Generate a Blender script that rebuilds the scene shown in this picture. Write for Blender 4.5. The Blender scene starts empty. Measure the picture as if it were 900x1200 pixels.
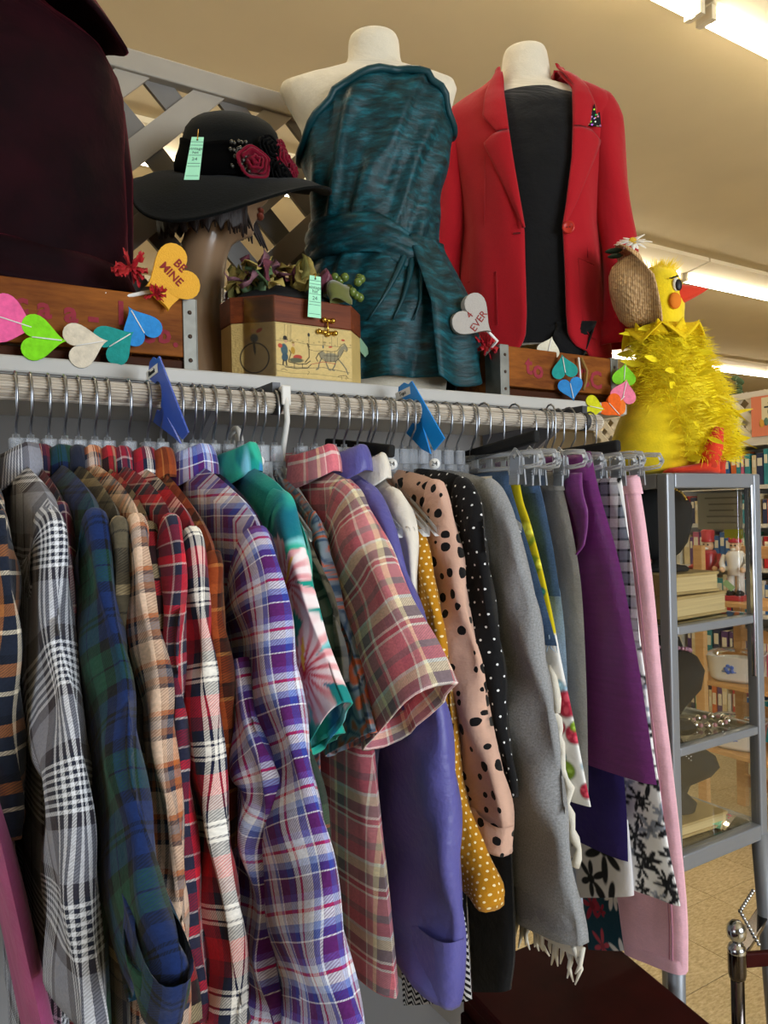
import bpy, math, random
import numpy as np
from mathutils import Vector, Matrix
random.seed(7); rng = np.random.RandomState(11)
R = math.radians
sc = bpy.context.scene
col = sc.collection

# ------------------------------------------------------------------ camera, world, lights, exposure
YAW, ROLL, CZ = R(32), R(1.3), 1.40
cam = bpy.data.cameras.new('camera')
cam.sensor_fit = 'VERTICAL'; cam.sensor_height = 24; cam.lens = 18; cam.clip_start = .05
co = bpy.data.objects.new('camera', cam); col.objects.link(co)
_r0 = Vector((math.cos(YAW), -math.sin(YAW), 0)); _f = Vector((math.sin(YAW), math.cos(YAW), 0)); _d = Vector((0, 0, -1))
_i = math.cos(ROLL)*_r0 + math.sin(ROLL)*_d; _j = math.cos(ROLL)*_d - math.sin(ROLL)*_r0
mw = Matrix((( _i.x, -_j.x, -_f.x, 0), (_i.y, -_j.y, -_f.y, 0), (_i.z, -_j.z, -_f.z, CZ), (0, 0, 0, 1)))
co.matrix_world = mw
sc.camera = co
sc.view_settings.view_transform = 'Standard'; sc.view_settings.look = 'None'
sc.view_settings.gamma = 1; sc.view_settings.use_curve_mapping = False
sc.view_settings.exposure = 0.62
w = bpy.data.worlds.new('world'); sc.world = w; w.use_nodes = True
w.node_tree.nodes['Background'].inputs[0].default_value = (.75, .87, 1, 1)
w.node_tree.nodes['Background'].inputs[1].default_value = 1.2
TUBE_STRENGTH = 13.0
def area(name, loc, target, sx, sy, energy, colr):
    l = bpy.data.lights.new(name, 'AREA'); l.shape = 'RECTANGLE'; l.size = sx; l.size_y = sy; l.energy = energy; l.color = colr
    o = bpy.data.objects.new(name, l); col.objects.link(o); o.location = loc
    o.rotation_euler = (Vector(target) - Vector(loc)).to_track_quat('-Z', 'Y').to_euler()
    return o
# daylight entering by the shop windows behind the camera and at far left
area('window_daylight', (1.7, -2.72, 1.6), (1.7, 0, 1.55), 2.3, 1.5, 85, (.86, .93, 1))
area('window_daylight', (-2.92, .2, 1.45), (0, .2, 1.4), 1.5, 1.5, 13, (.80, .90, 1))

# ------------------------------------------------------------------ helpers
def h(s, a=1.0):
    s = s.lstrip('#'); c = [int(s[i:i+2], 16)/255 for i in (0, 2, 4)]
    return tuple([x/12.92 if x <= .04045 else ((x+.055)/1.055)**2.4 for x in c] + [a])
def h3(s): return np.array(h(s)[:3])
def root_of(p):
    while p.parent is not None: p = p.parent
    return p
def tag(o, label=None, cat=None, group=None, kind=None):
    if label: o['label'] = label
    if cat: o['category'] = cat
    if group: o['group'] = group
    if kind: o['kind'] = kind
    return o
def thing(name, loc, rz=0, label=None, cat=None, group=None):
    o = bpy.data.objects.new(name, None); col.objects.link(o); o.location = loc; o.rotation_euler = (0, 0, rz)
    o.empty_display_size = .05
    return tag(o, label, cat, group)
class MB:
    def __init__(s): s.v = []; s.f = []; s.uv = {}; s.sharp = False; s.mi = []
    def add(s, V, F, uv=None, mi=0):
        b = len(s.v); s.v += [tuple(p) for p in V]
        s.f += [tuple(i+b for i in f) for f in F]; s.mi += [mi]*len(F)
        if uv is not None:
            for i, t in enumerate(uv): s.uv[b+i] = t
        return s
    def box(s, c, d, M=None, mi=0):
        x, y, z = d[0]/2, d[1]/2, d[2]/2
        V = [Vector((a, b, e)) for a in (-x, x) for b in (-y, y) for e in (-z, z)]
        if M is not None: V = [M @ p for p in V]
        V = [p + Vector(c) for p in V]
        return s.add(V, [(0,1,3,2),(4,6,7,5),(0,4,5,1),(2,3,7,6),(0,2,6,4),(1,5,7,3)], mi=mi)
    def bar(s, a, b, w, t, up=(0,0,1), mi=0):
        a, b = Vector(a), Vector(b); d = (b-a); L = d.length; d.normalize(); u = Vector(up)
        x = d.cross(u); x.normalize(); y = x.cross(d)
        M = Matrix((x, d, y)).transposed()
        return s.box((a+b)/2, (w, L, t), M, mi)
    def grid(s, P, uv=None, cu=False, mi=0):
        n, m = len(P), len(P[0]); V = [p for r in P for p in r]; F = []
        for i in range(n-1):
            for j in range(m-1 if not cu else m):
                k = (j+1) % m
                F.append((i*m+j, i*m+k, (i+1)*m+k, (i+1)*m+j))
        return s.add(V, F, [t for r in uv for t in r] if uv is not None else None, mi)
    def tube(s, pts, r, seg=8, caps=True, mi=0, closed=False):
        pts = [Vector(p) for p in pts]; n = len(pts); rr = r if hasattr(r, '__len__') else [r]*n
        P = []; nrm = None
        for i in range(n):
            if closed: t = pts[(i+1) % n]-pts[i-1]
            else: t = pts[min(i+1, n-1)]-pts[max(i-1, 0)]
            if t.length < 1e-9: t = Vector((0,0,1))
            t.normalize()
            if nrm is None:
                nrm = t.orthogonal().normalized()
            else:
                nrm = nrm - t*nrm.dot(t)
                nrm = nrm.normalized() if nrm.length > 1e-6 else t.orthogonal().normalized()
            b = t.cross(nrm)
            P.append([pts[i] + rr[i]*(math.cos(2*math.pi*k/seg)*nrm + math.sin(2*math.pi*k/seg)*b) for k in range(seg)])
        b0 = len(s.v)
        if closed: P.append(P[0])
        s.grid(P, cu=True, mi=mi)
        if caps and not closed:
            s.f.append(tuple(b0+k for k in range(seg))[::-1]); s.f.append(tuple(b0+(n-1)*seg+k for k in range(seg))); s.mi += [mi, mi]
        return s
    def lathe(s, prof, seg=24, M=None, mi=0, o=(0,0,0)):
        P = []
        for r, z in prof:
            P.append([Vector((r*math.cos(2*math.pi*k/seg), r*math.sin(2*math.pi*k/seg), z)) for k in range(seg)])
        if M is not None: P = [[M @ p for p in q] for q in P]
        P = [[p + Vector(o) for p in q] for q in P]
        return s.grid(P, cu=True, mi=mi)
    def ball(s, c, r, seg=12, rings=8, sc_=(1,1,1), M=None, mi=0):
        prof = [(max(1e-4, math.sin(math.pi*i/rings))*r, -math.cos(math.pi*i/rings)*r) for i in range(rings+1)]
        D = Matrix.Diagonal(sc_); 
        if M is not None: D = M @ D
        return s.lathe(prof, seg, D, mi, c)
    def prism(s, poly, o, ux, uy, t, mi=0):
        """polygon (a,b) in the plane o+a*ux+b*uy, thickness t along ux x uy (centred)"""
        ux, uy = Vector(ux).normalized(), Vector(uy).normalized(); n = ux.cross(uy); o = Vector(o); m = len(poly)
        A = [o+ux*a+uy*b+n*t/2 for a, b in poly]; B = [o+ux*a+uy*b-n*t/2 for a, b in poly]
        F = [tuple(range(m)), tuple(range(2*m-1, m-1, -1))] + [(i, i+m, (i+1) % m+m, (i+1) % m) for i in range(m)]
        return s.add(A+B, F, mi=mi)
    def build(s, name, mat, parent=None, smooth=True, local=False, bevel=0, paint=None, auto=None, loc=None):
        me = bpy.data.meshes.new(name); V = [Vector(p) for p in s.v]
        o = None
        if parent is not None and not local:
            r = root_of(parent); inv = (Matrix.Translation(r.location) @ Matrix.Rotation(r.rotation_euler.z, 4, 'Z')).inverted()
            V = [inv @ p for p in V]
        if parent is None and loc is not None: V = [p-Vector(loc) for p in V]
        me.from_pydata([tuple(p) for p in V], [], s.f)
        mats = mat if isinstance(mat, (list, tuple)) else [mat]
        for q in mats: me.materials.append(q)
        if len(mats) > 1: me.polygons.foreach_set('material_index', s.mi)
        if s.uv:
            ul = me.uv_layers.new(name='UVMap')
            vi = np.zeros(len(me.loops), dtype=np.int32); me.loops.foreach_get('vertex_index', vi)
            T = np.zeros((len(s.v), 2), dtype=np.float32)
            for k, t in s.uv.items(): T[k] = t
            ul.data.foreach_set('uv', T[vi].ravel())
            if paint is not None:
                C = paint(T[:, 0].astype(float), T[:, 1].astype(float))
                ca = me.color_attributes.new('Print', 'FLOAT_COLOR', 'POINT')
                ca.data.foreach_set('color', np.concatenate([C, np.ones((len(C), 1))], 1).astype(np.float32).ravel())
        me.polygons.foreach_set('use_smooth', [smooth]*len(me.polygons))
        if smooth and auto is not None:
            me.set_sharp_from_angle(angle=R(auto))
        me.validate(); me.update()
        o = bpy.data.objects.new(name, me); col.objects.link(o)
        if parent is not None: o.parent = parent
        elif loc is not None: o.location = loc
        if bevel:
            b = o.modifiers.new('bevel', 'BEVEL'); b.width = bevel; b.segments = 2; b.limit_method = 'ANGLE'
        return o
def solid(o, t, off=0):
    m = o.modifiers.new('solid', 'SOLIDIFY'); m.thickness = t; m.offset = off; return o
def text_mb(s, size, o, ux, uy, mb=None, ext=.0004, align='CENTER', shear=0, bold=0):
    c = bpy.data.curves.new('t', 'FONT'); c.body = s; c.size = size; c.align_x = align; c.align_y = 'CENTER'; c.extrude = ext; c.offset = bold; c.resolution_u = 2; c.shear = shear
    ob = bpy.data.objects.new('t', c); col.objects.link(ob)
    dg = bpy.context.evaluated_depsgraph_get(); dg.update()
    me = bpy.data.meshes.new_from_object(ob.evaluated_get(dg))
    ux, uy = Vector(ux).normalized(), Vector(uy).normalized(); n = ux.cross(uy); o = Vector(o)
    mb = mb or MB()
    mb.add([o+ux*v.co.x+uy*v.co.y+n*v.co.z for v in me.vertices], [tuple(p.vertices) for p in me.polygons])
    bpy.data.objects.remove(ob); bpy.data.meshes.remove(me); bpy.data.curves.remove(c)
    return mb
def copy_tree(o, parent=None):
    c = o.copy(); col.objects.link(c); c.parent = parent
    for ch in list(o.children): copy_tree(ch, c)
    return c
def spl(P, n):
    """Catmull-Rom resample of a polyline to n points"""
    P = np.array(P, float); m = len(P)
    d = np.r_[0, np.cumsum(np.linalg.norm(np.diff(P, axis=0), axis=1))]; t = d/d[-1]
    Q = np.vstack([2*P[0]-P[1], P, 2*P[-1]-P[-2]])
    out = []
    for x in np.linspace(0, 1, n):
        i = min(max(np.searchsorted(t, x, side='right')-1, 0), m-2)
        u = (x-t[i])/max(t[i+1]-t[i], 1e-9)
        p0, p1, p2, p3 = Q[i], Q[i+1], Q[i+2], Q[i+3]
        out.append(.5*((2*p1)+(-p0+p2)*u+(2*p0-5*p1+4*p2-p3)*u*u+(-p0+3*p1-3*p2+p3)*u**3))
    return np.array(out)

# ------------------------------------------------------------------ materials
class NT:
    def __init__(s, name):
        s.m = bpy.data.materials.new(name); s.m.use_nodes = True; s.t = s.m.node_tree
        s.b = s.t.nodes['Principled BSDF']; s.out = s.t.nodes['Material Output']
    def n(s, typ, **kw):
        x = s.t.nodes.new(typ)
        for k, v in kw.items(): setattr(x, k, v)
        return x
    def l(s, a, b): s.t.links.new(a, b)
    def val(s, sock, v):
        if hasattr(v, 'is_output') or isinstance(v, bpy.types.NodeSocket): s.l(v, sock)
        else: sock.default_value = v
    def math(s, op, a, b=None, c=None):
        x = s.n('ShaderNodeMath', operation=op)
        s.val(x.inputs[0], a)
        if b is not None: s.val(x.inputs[1], b)
        if c is not None: s.val(x.inputs[2], c)
        return x.outputs[0]
    def mix(s, fac, a, b, mode='MIX'):
        x = s.n('ShaderNodeMix', data_type='RGBA', blend_type=mode)
        s.val(x.inputs[0], fac); s.val(x.inputs[6], a); s.val(x.inputs[7], b)
        return x.outputs[2]
    def uv(s):
        x = s.n('ShaderNodeUVMap'); x.uv_map = 'UVMap'; return x.outputs[0]
    def obj(s): return s.n('ShaderNodeTexCoord').outputs['Object']
    def sep(s, v):
        x = s.n('ShaderNodeSeparateXYZ'); s.l(v, x.inputs[0]); return x.outputs
    def noise(s, v, scale, det=3, rough=.55, col=False):
        x = s.n('ShaderNodeTexNoise'); s.l(v, x.inputs['Vector']); x.inputs['Scale'].default_value = scale
        x.inputs['Detail'].default_value = det; x.inputs['Roughness'].default_value = rough
        return x.outputs['Color' if col else 'Fac']
    def vmap(s, v, scale=(1,1,1), rot=(0,0,0), loc=(0,0,0)):
        x = s.n('ShaderNodeMapping'); s.l(v, x.inputs[0]); x.inputs['Scale'].default_value = scale; x.inputs['Rotation'].default_value = rot; x.inputs['Location'].default_value = loc
        return x.outputs[0]
    def ramp(s, f, stops, interp='CONSTANT'):
        x = s.n('ShaderNodeValToRGB'); r = x.color_ramp; r.interpolation = interp; s.l(f, x.inputs[0])
        while len(r.elements) < len(stops): r.elements.new(0.5)
        for e, (p, c) in zip(r.elements, stops): e.position = p; e.color = c
        return x.outputs[0]
    def bump(s, f, strength=.3, dist=.002, prev=None):
        x = s.n('ShaderNodeBump'); s.l(f, x.inputs['Height']); x.inputs['Strength'].default_value = strength; x.inputs['Distance'].default_value = dist
        if prev is not None: s.l(prev, x.inputs['Normal'])
        s.l(x.outputs[0], s.b.inputs['Normal']); return x.outputs[0]
    def fin(s, color, rough=.8, metal=0, spec=.3, sheen=0, sheen_rough=.5):
        s.val(s.b.inputs['Base Color'], color); s.val(s.b.inputs['Roughness'], rough); s.b.inputs['Metallic'].default_value = metal
        s.b.inputs['Specular IOR Level'].default_value = spec
        if sheen:
            s.b.inputs['Sheen Weight'].default_value = sheen; s.b.inputs['Sheen Roughness'].default_value = sheen_rough
        return s.m
MATS = {}
def plain(name, c, rough=.6, metal=0, spec=.4, var=.0, vscale=8, bump=0, bscale=60, bdist=.002, sheen=0, aniso=None, coat=0):
    if name in MATS: return MATS[name]
    t = NT(name); c = h(c) if isinstance(c, str) else c
    v = t.obj()
    if aniso: v = t.vmap(v, aniso)
    cc = c
    if var:
        f = t.noise(v, vscale, 4)
        d = tuple([x*(1-var) for x in c[:3]]+[1]); b = tuple([min(1, x*(1+var)) for x in c[:3]]+[1])
        cc = t.ramp(f, [(.3, d), (.7, b)], 'LINEAR')
    if bump: t.bump(t.noise(v, bscale, 3), bump, bdist)
    m = t.fin(cc, rough, metal, spec, sheen)
    if coat: t.b.inputs['Coat Weight'].default_value = coat; t.b.inputs['Coat Roughness'].default_value = .1
    MATS[name] = m; return m
def stops_of(seq):
    tot = sum(x for x, _ in seq); p = 0; out = []
    for wd, c in seq: out.append((p/tot, h(c) if isinstance(c, str) else c)); p += wd
    return tot/100., out
def cloth_bump(t, uv, strength=.25):
    b = t.bump(t.noise(uv, 24, 4), min(1, strength*1.7), .010)
    w1 = t.n('ShaderNodeTexNoise'); t.l(uv, w1.inputs['Vector']); w1.inputs['Scale'].default_value = 700
    t.bump(w1.outputs['Fac'], .15, .0008, b)
def plaid(name, warp, weft=None, rough=.9, mixf=.5, sheen=.1, k=1.0):
    if name in MATS: return MATS[name]
    t = NT(name); weft = weft or warp; uv = t.uv(); s = t.sep(uv)
    pw, sw = stops_of(warp); pf, sf = stops_of(weft); pw *= k; pf *= k
    jit = t.math('MULTIPLY', t.math('SUBTRACT', t.noise(uv, 9, 2), .5), .006)
    a = t.ramp(t.math('FRACT', t.math('DIVIDE', t.math('ADD', s[0], t.math('ADD', jit, 7.0)), pw)), sw)
    b = t.ramp(t.math('FRACT', t.math('DIVIDE', t.math('ADD', s[1], t.math('ADD', jit, 9.0)), pf)), sf)
    # twill: diagonal threads show warp, then weft
    d = t.math('FRACT', t.math('DIVIDE', t.math('ADD', s[0], s[1]), .0026))
    f = t.math('ADD', mixf-.17, t.math('MULTIPLY', t.math('GREATER_THAN', d, .5), .34))
    c = t.mix(f, a, b)
    n = t.noise(uv, 350, 2)
    c = t.mix(.35, c, t.mix(1, c, t.ramp(n, [(.3, (.55,.55,.55,1)), (.7, (1.25,1.25,1.25,1))], 'LINEAR'), 'MULTIPLY'))
    cloth_bump(t, uv)
    MATS[name] = t.fin(c, rough, 0, .2, sheen); return MATS[name]
def solidcloth(name, c, rough=.85, var=.12, heather=0, sheen=.15, spec=.2, wr=.25, grain=None):
    if name in MATS: return MATS[name]
    t = NT(name); uv = t.uv(); c = h(c)
    v = uv if grain is None else t.vmap(uv, grain)
    lo = tuple([x*(1-var) for x in c[:3]]+[1]); hi = tuple([min(1, x*(1+var)) for x in c[:3]]+[1])
    cc = t.ramp(t.noise(v, 22, 4), [(.3, lo), (.7, hi)], 'LINEAR')
    if heather:
        g = t.noise(v, 380, 2, .8)
        cc = t.mix(1, cc, t.ramp(g, [(.3, tuple([1-heather]*3+[1])), (.7, tuple([1+heather]*3+[1]))], 'LINEAR'), 'MULTIPLY')
    cloth_bump(t, uv, wr)
    MATS[name] = t.fin(cc, rough, 0, spec, sheen); return MATS[name]
def printed(name, rough=.85):
    if name in MATS: return MATS[name]
    t = NT(name); a = t.n('ShaderNodeAttribute'); a.attribute_name = 'Print'
    uv = t.uv(); cloth_bump(t, uv, .2)
    MATS[name] = t.fin(a.outputs['Color'], rough, 0, .25, .1); return MATS[name]
def dotted(name, base, dot, cell, rad, irregular=False, heather=0):
    if name in MATS: return MATS[name]
    t = NT(name); uv = t.uv()
    if irregular:
        x = t.n('ShaderNodeTexVoronoi'); x.feature = 'F1'; t.l(uv, x.inputs['Vector']); x.inputs['Scale'].default_value = 1/cell; x.inputs['Randomness'].default_value = .75
        x.voronoi_dimensions = '2D'
        sepc = t.n('ShaderNodeSeparateColor'); t.l(x.outputs['Color'], sepc.inputs[0])
        thr = t.math('ADD', .10, t.math('MULTIPLY', sepc.outputs[0], .22))
        dd = t.math('ADD', x.outputs['Distance'], t.math('MULTIPLY', t.math('SUBTRACT', t.noise(uv, 120, 2), .5), .12))
        f = t.math('LESS_THAN', dd, thr)
    else:
        s = t.sep(uv)
        q = t.math('DIVIDE', s[1], cell); row = t.math('FLOOR', q)
        off = t.math('MULTIPLY', t.math('MODULO', t.math('ADD', row, 1000), 2), .5)
        a = t.math('SUBTRACT', t.math('FRACT', t.math('ADD', t.math('DIVIDE', s[0], cell), t.math('ADD', off, 50))), .5)
        b = t.math('SUBTRACT', t.math('FRACT', t.math('ADD', q, 50)), .5)
        f = t.math('LESS_THAN', t.math('SQRT', t.math('ADD', t.math('MULTIPLY', a, a), t.math('MULTIPLY', b, b))), rad/cell)
    bc = h(base); n = t.noise(uv, 20, 4)
    bb = t.ramp(n, [(.3, tuple([k*.85 for k in bc[:3]]+[1])), (.7, bc)], 'LINEAR')
    cloth_bump(t, uv, .3)
    MATS[name] = t.fin(t.mix(f, bb, h(dot)), .85, 0, .2, .1); return MATS[name]
def chevron(name):
    t = NT(name); s = t.sep(t.uv())
    z = t.math('MULTIPLY', t.math('ABSOLUTE', t.math('SUBTRACT', t.math('FRACT', t.math('ADD', t.math('DIVIDE', s[0], .02), 20)), .5)), .016)
    f = t.math('GREATER_THAN', t.math('FRACT', t.math('ADD', t.math('DIVIDE', t.math('ADD', s[1], z), .008), 50)), .5)
    cloth_bump(t, t.uv())
    return t.fin(t.mix(f, h('#141318'), h('#d8d6d6')), .9)
def glass(name, tint=(1,1,1,1), rough=.02, refl=1.0):
    if name in MATS: return MATS[name]
    t = NT(name); t.t.nodes.remove(t.b)
    tr = t.n('ShaderNodeBsdfTransparent'); tr.inputs[0].default_value = tint
    gl = t.n('ShaderNodeBsdfGlossy'); gl.inputs['Roughness'].default_value = rough; gl.inputs[0].default_value = (1,1,1,1)
    fr = t.n('ShaderNodeFresnel'); fr.inputs[0].default_value = 1.45
    mx = t.n('ShaderNodeMixShader'); f = t.math('MULTIPLY', fr.outputs[0], refl)
    t.l(f, mx.inputs[0]); t.l(tr.outputs[0], mx.inputs[1]); t.l(gl.outputs[0], mx.inputs[2]); t.l(mx.outputs[0], t.out.inputs[0])
    MATS[name] = t.m; return t.m
def emit(name, c, s):
    t = NT(name); t.b.inputs['Emission Color'].default_value = c; t.b.inputs['Emission Strength'].default_value = s
    t.b.inputs['Base Color'].default_value = (.8,.8,.8,1); MATS[name] = t.m; return t.m
def wood(name, c1, c2, scale=(2, 30, 30), rough=.45, coat=.0, bump=.1, spec=.15):
    if name in MATS: return MATS[name]
    t = NT(name); v = t.vmap(t.obj(), scale)
    n = t.noise(v, 2.2, 6, .6); f2 = t.noise(t.vmap(t.obj(), tuple(4*x for x in scale)), 3, 3)
    c = t.ramp(t.math('ADD', t.math('MULTIPLY', n, .75), t.math('MULTIPLY', f2, .25)), [(.32, h(c1)), (.68, h(c2))], 'LINEAR')
    t.bump(f2, bump, .002)
    m = t.fin(c, rough, 0, spec)
    if coat: t.b.inputs['Coat Weight'].default_value = coat; t.b.inputs['Coat Roughness'].default_value = .12
    MATS[name] = m; return m
chrome = plain('chrome', '#c9ccd0', .18, 1)
steel = plain('steel_wire', '#9a9da3', .3, 1)
def clearplastic():
    t = NT('clear_plastic'); t.b.inputs['Base Color'].default_value = (.78, .80, .82, 1); t.b.inputs['Roughness'].default_value = .12
    tr = t.n('ShaderNodeBsdfTransparent'); tr.inputs[0].default_value = (.97, .97, .98, 1)
    fr = t.n('ShaderNodeFresnel'); fr.inputs[0].default_value = 1.5; mx = t.n('ShaderNodeMixShader')
    t.l(t.math('ADD', t.math('MULTIPLY', fr.outputs[0], 1.1), .09), mx.inputs[0]); t.l(tr.outputs[0], mx.inputs[1]); t.l(t.b.outputs[0], mx.inputs[2]); t.l(mx.outputs[0], t.out.inputs[0])
    return t.m
clear = clearplastic()
pane_glass = glass('pane_glass', (.97, .98, .975, 1), .01, .16)
black_pl = plain('black_matte', '#0c0c0e', .8, bump=.15, bscale=300)
white_pl = plain('white_plastic', '#e8e6e2', .35)
tagpaper = plain('tag_paper', '#a9ecc8', .8)
ink = plain('ink', '#2c3030', .8)
brass = plain('brass', '#c9a045', .25, 1)

# ------------------------------------------------------------------ the room
def struct(name, mb, m, parent=None, **k):
    o = mb.build(name, m, parent, smooth=k.pop('smooth', False), **k)
    if parent is None: o['kind'] = 'structure'
    return o
wallp = plain('wall_paint', '#cfc4ab', .9, var=.05, vscale=3)
ceilp = plain('ceiling_paint', '#d0c09c', .75, var=.04, vscale=2, bump=.12, bscale=5, bdist=.02)
X0, X1, Y0, Y1, ZC = -3.0, 13.0, -2.8, 12.0, 3.05
def floor_mat(name, j):
    t = NT(name); v = t.obj()
    a = t.noise(t.vmap(v, (14, 40, 1), (0, 0, .6*j)), 3, 5, .7); b = t.noise(v, 5, 3)
    c = t.ramp(a, [(.3, h('#8d7650')), (.5, h('#c2ad82')), (.7, h('#e0d2b0'))], 'LINEAR')
    c = t.mix(.25, c, t.ramp(b, [(.3, h('#97804f')), (.7, h('#d8c59c'))], 'LINEAR'))
    return t.fin(c, .38, 0, .4)
FM = [floor_mat('floor_tile_vinyl', 0), floor_mat('floor_tile_vinyl_turned', 2.6)]
fl = struct('floor', MB().box(((X0+X1)/2, (Y0+Y1)/2, -.053), (X1-X0, Y1-Y0, .1)), plain('floor_joint', '#5e4d33', .8))
tm = [MB().box((0, 0, 0), (.3025, .3025, .003)).build('floor_tile', FM[k], fl, smooth=False, local=True) for k in (0, 1)]
first = [True, True]
for i in range(9):
    for k in range(10):
        q = (i+k) % 2; x, y = 1.05+i*.305, .35+k*.305
        if first[q]: o = tm[q]; first[q] = False
        else: o = tm[q].copy(); col.objects.link(o)
        o.location = (x, y, -.0015)
rest = MB()
for (xa, xb, ya, yb) in ((X0, .8975, Y0, Y1), (3.6425, X1, Y0, Y1), (.8975, 3.6425, Y0, .1975), (.8975, 3.6425, 3.2475, Y1)):
    rest.box(((xa+xb)/2, (ya+yb)/2, -.0015), (xb-xa, yb-ya, .003))
rs = rest.build('floor_tile_field', FM[0], fl, smooth=False); rs['kind'] = 'stuff'
struct('ceiling', MB().box(((X0+X1)/2, (Y0+Y1)/2, ZC+.05), (X1-X0, Y1-Y0, .1)), ceilp)
struct('wall_back', MB().box(((X0+X1)/2, Y1+.05, ZC/2), (X1-X0, .1, ZC)), wallp)
struct('wall_right', MB().box((X1+.05, (Y0+Y1)/2, ZC/2), (.1, Y1-Y0, ZC)), wallp)
m = MB(); wx0, wx1, wz0, wz1 = .5, 2.9, .8, 2.4
m.box(((X0+wx0)/2, Y0-.05, ZC/2), (wx0-X0, .1, ZC)); m.box(((X1+wx1)/2, Y0-.05, ZC/2), (X1-wx1, .1, ZC))
m.box(((wx0+wx1)/2, Y0-.05, wz0/2), (wx1-wx0, .1, wz0)); m.box(((wx0+wx1)/2, Y0-.05, (wz1+ZC)/2), (wx1-wx0, .1, ZC-wz1))
wallf = plain('unseen_wall_dark', '#7d7260', .9, var=.1, vscale=3)  # unseen front and left walls, darkened so less light bounces onto the clothes
struct('wall_front', m, wallf)
m = MB(); a0, a1 = -.6, 1.0
m.box((X0-.05, (Y0+a0)/2, ZC/2), (.1, a0-Y0, ZC)); m.box((X0-.05, (Y1+a1)/2, ZC/2), (.1, Y1-a1, ZC))
m.box((X0-.05, (a0+a1)/2, wz0/2), (.1, a1-a0, wz0)); m.box((X0-.05, (a0+a1)/2, (wz1+ZC)/2), (.1, a1-a0, ZC-wz1))
struct('wall_left', m, wallf)
wf = plain('window_frame_paint', '#e4e2dc', .5)
m = MB()
for x in (wx0+.025, (wx0+wx1)/2, wx1-.025): m.box((x, Y0-.05, (wz0+wz1)/2), (.05, .08, wz1-wz0))
for z in (wz0+.025, wz1-.025): m.box(((wx0+wx1)/2, Y0-.05, z), (wx1-wx0, .08, .05))
w1 = struct('window_1', m, wf); MB().box(((wx0+wx1)/2, Y0-.06, (wz0+wz1)/2), (wx1-wx0-.1, .006, wz1-wz0-.1)).build('pane', pane_glass, w1, smooth=False)
m = MB()
for y in (a0+.025, (a0+a1)/2, a1-.025): m.box((X0-.05, y, (wz0+wz1)/2), (.08, .05, wz1-wz0))
for z in (wz0+.025, wz1-.025): m.box((X0-.05, (a0+a1)/2, z), (.08, a1-a0, .05))
w2 = struct('window_2', m, wf); MB().box((X0-.06, (a0+a1)/2, (wz0+wz1)/2), (.006, a1-a0-.1, wz1-wz0-.1)).build('pane', pane_glass, w2, smooth=False)

# fluorescent strip lights in three rows
tubem = emit('tube_glow', (1, .90, .70, 1), TUBE_STRENGTH)
housing = plain('light_housing', '#e6d9ba', .5)
rows = ((1.535, .20, -.045, 'nearest'), (3.41, .40, -.03, 'second'), (5.5, .40, -.03, 'farthest'))
for ri, (yy, wd, off, nm) in enumerate(rows):
    for si, xs in enumerate((-1.4, 1.0, 3.4, 5.8, 8.2, 10.6)):
        L = 2.38; xc = xs
        t = thing('ceiling_light', (xc, yy, ZC), 0,
                  '%s row of ceiling strip lights, %s' % (nm, ('piece beyond the left edge', 'piece above the shelf', 'third piece from the left', 'fourth piece, past the plush bird', 'fifth piece, far to the right', 'last piece by the far right wall')[si]), 'ceiling light', 'fluorescent ceiling strips')
        m = MB(); m.prism([(-wd/2+off, 0), (wd/2+off, 0), (wd/2+off, -.025), (.045, -.05), (-.045, -.05), (-wd/2+off, -.025)], (xc, yy, ZC-.001), (0, 1, 0), (0, 0, 1), L)
        m.build('housing', housing, t, smooth=False)
        MB().tube([(xc-L/2+.03, yy, ZC-.075), (xc+L/2-.03, yy, ZC-.075)], .024, 12).build('tube', tubem, t)
        for e in (-1, 1): MB().box((xc+e*(L/2-.02), yy, ZC-.072), (.024, .06, .05)).build('end_cap', housing, t, smooth=False)

# ------------------------------------------------------------------ shelf, rail, back panel, base
shelfm = plain('shelf_white', '#b4b1ab', .45, var=.05, vscale=6)
t = thing('display_shelf', (.15, 1.3, 1.60), 0, 'long off-white shelf board above the clothes rail, carrying the mannequins', 'shelf')
MB().box((.13, 1.30, 1.598), (2.28, .43, .02)).build('board', shelfm, t, smooth=False)
MB().box((.13, 1.085, 1.600), (2.28, .018, .022)).build('front_lip', shelfm, t, smooth=False, bevel=.003)
for x in (-.9, .45, 1.25):
    MB().prism([(0, 0), (-.28, 0), (0, -.16)], (x, 1.512, 1.588), (0, 1, 0), (0, 0, 1), .012).build('bracket', plain('bracket_grey', '#77757a', .5), t, smooth=False)
MB().box((.13, 1.54, .86), (2.28, .03, 1.68)).build('back_panel', plain('panel_grey', '#8d8a88', .7, var=.05), t, smooth=False)
t = thing('base_deck', (.05, 1.25, 0), 0, 'low grey deck under the hanging clothes', 'platform')
MB().box((.03, 1.22, .22), (1.56, .56, .44)).build('plinth', plain('deck_side', '#a99f8c', .7), t, smooth=False)
MB().box((.03, 1.21, .45), (1.60, .6, .02)).build('deck_top', plain('deck_grey', '#8f8f92', .6), t, smooth=False)
RZ, RR = 1.557, .0148
def rail_mat():
    t = NT('rail_ribbed'); v = t.vmap(t.obj(), (1.2, 60, 60)); n = t.noise(v, 4, 4, .7)
    c = t.ramp(n, [(.3, h('#75695d')), (.48, h('#b3a797')), (.75, h('#ddd4c6'))], 'LINEAR')
    return t.fin(c, .5)
t = thing('clothes_rail', (.1, 1.0, RZ), 0, 'pale ribbed clothes rail holding all the hangers', 'rail')
P = []; NF = 22
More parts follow.
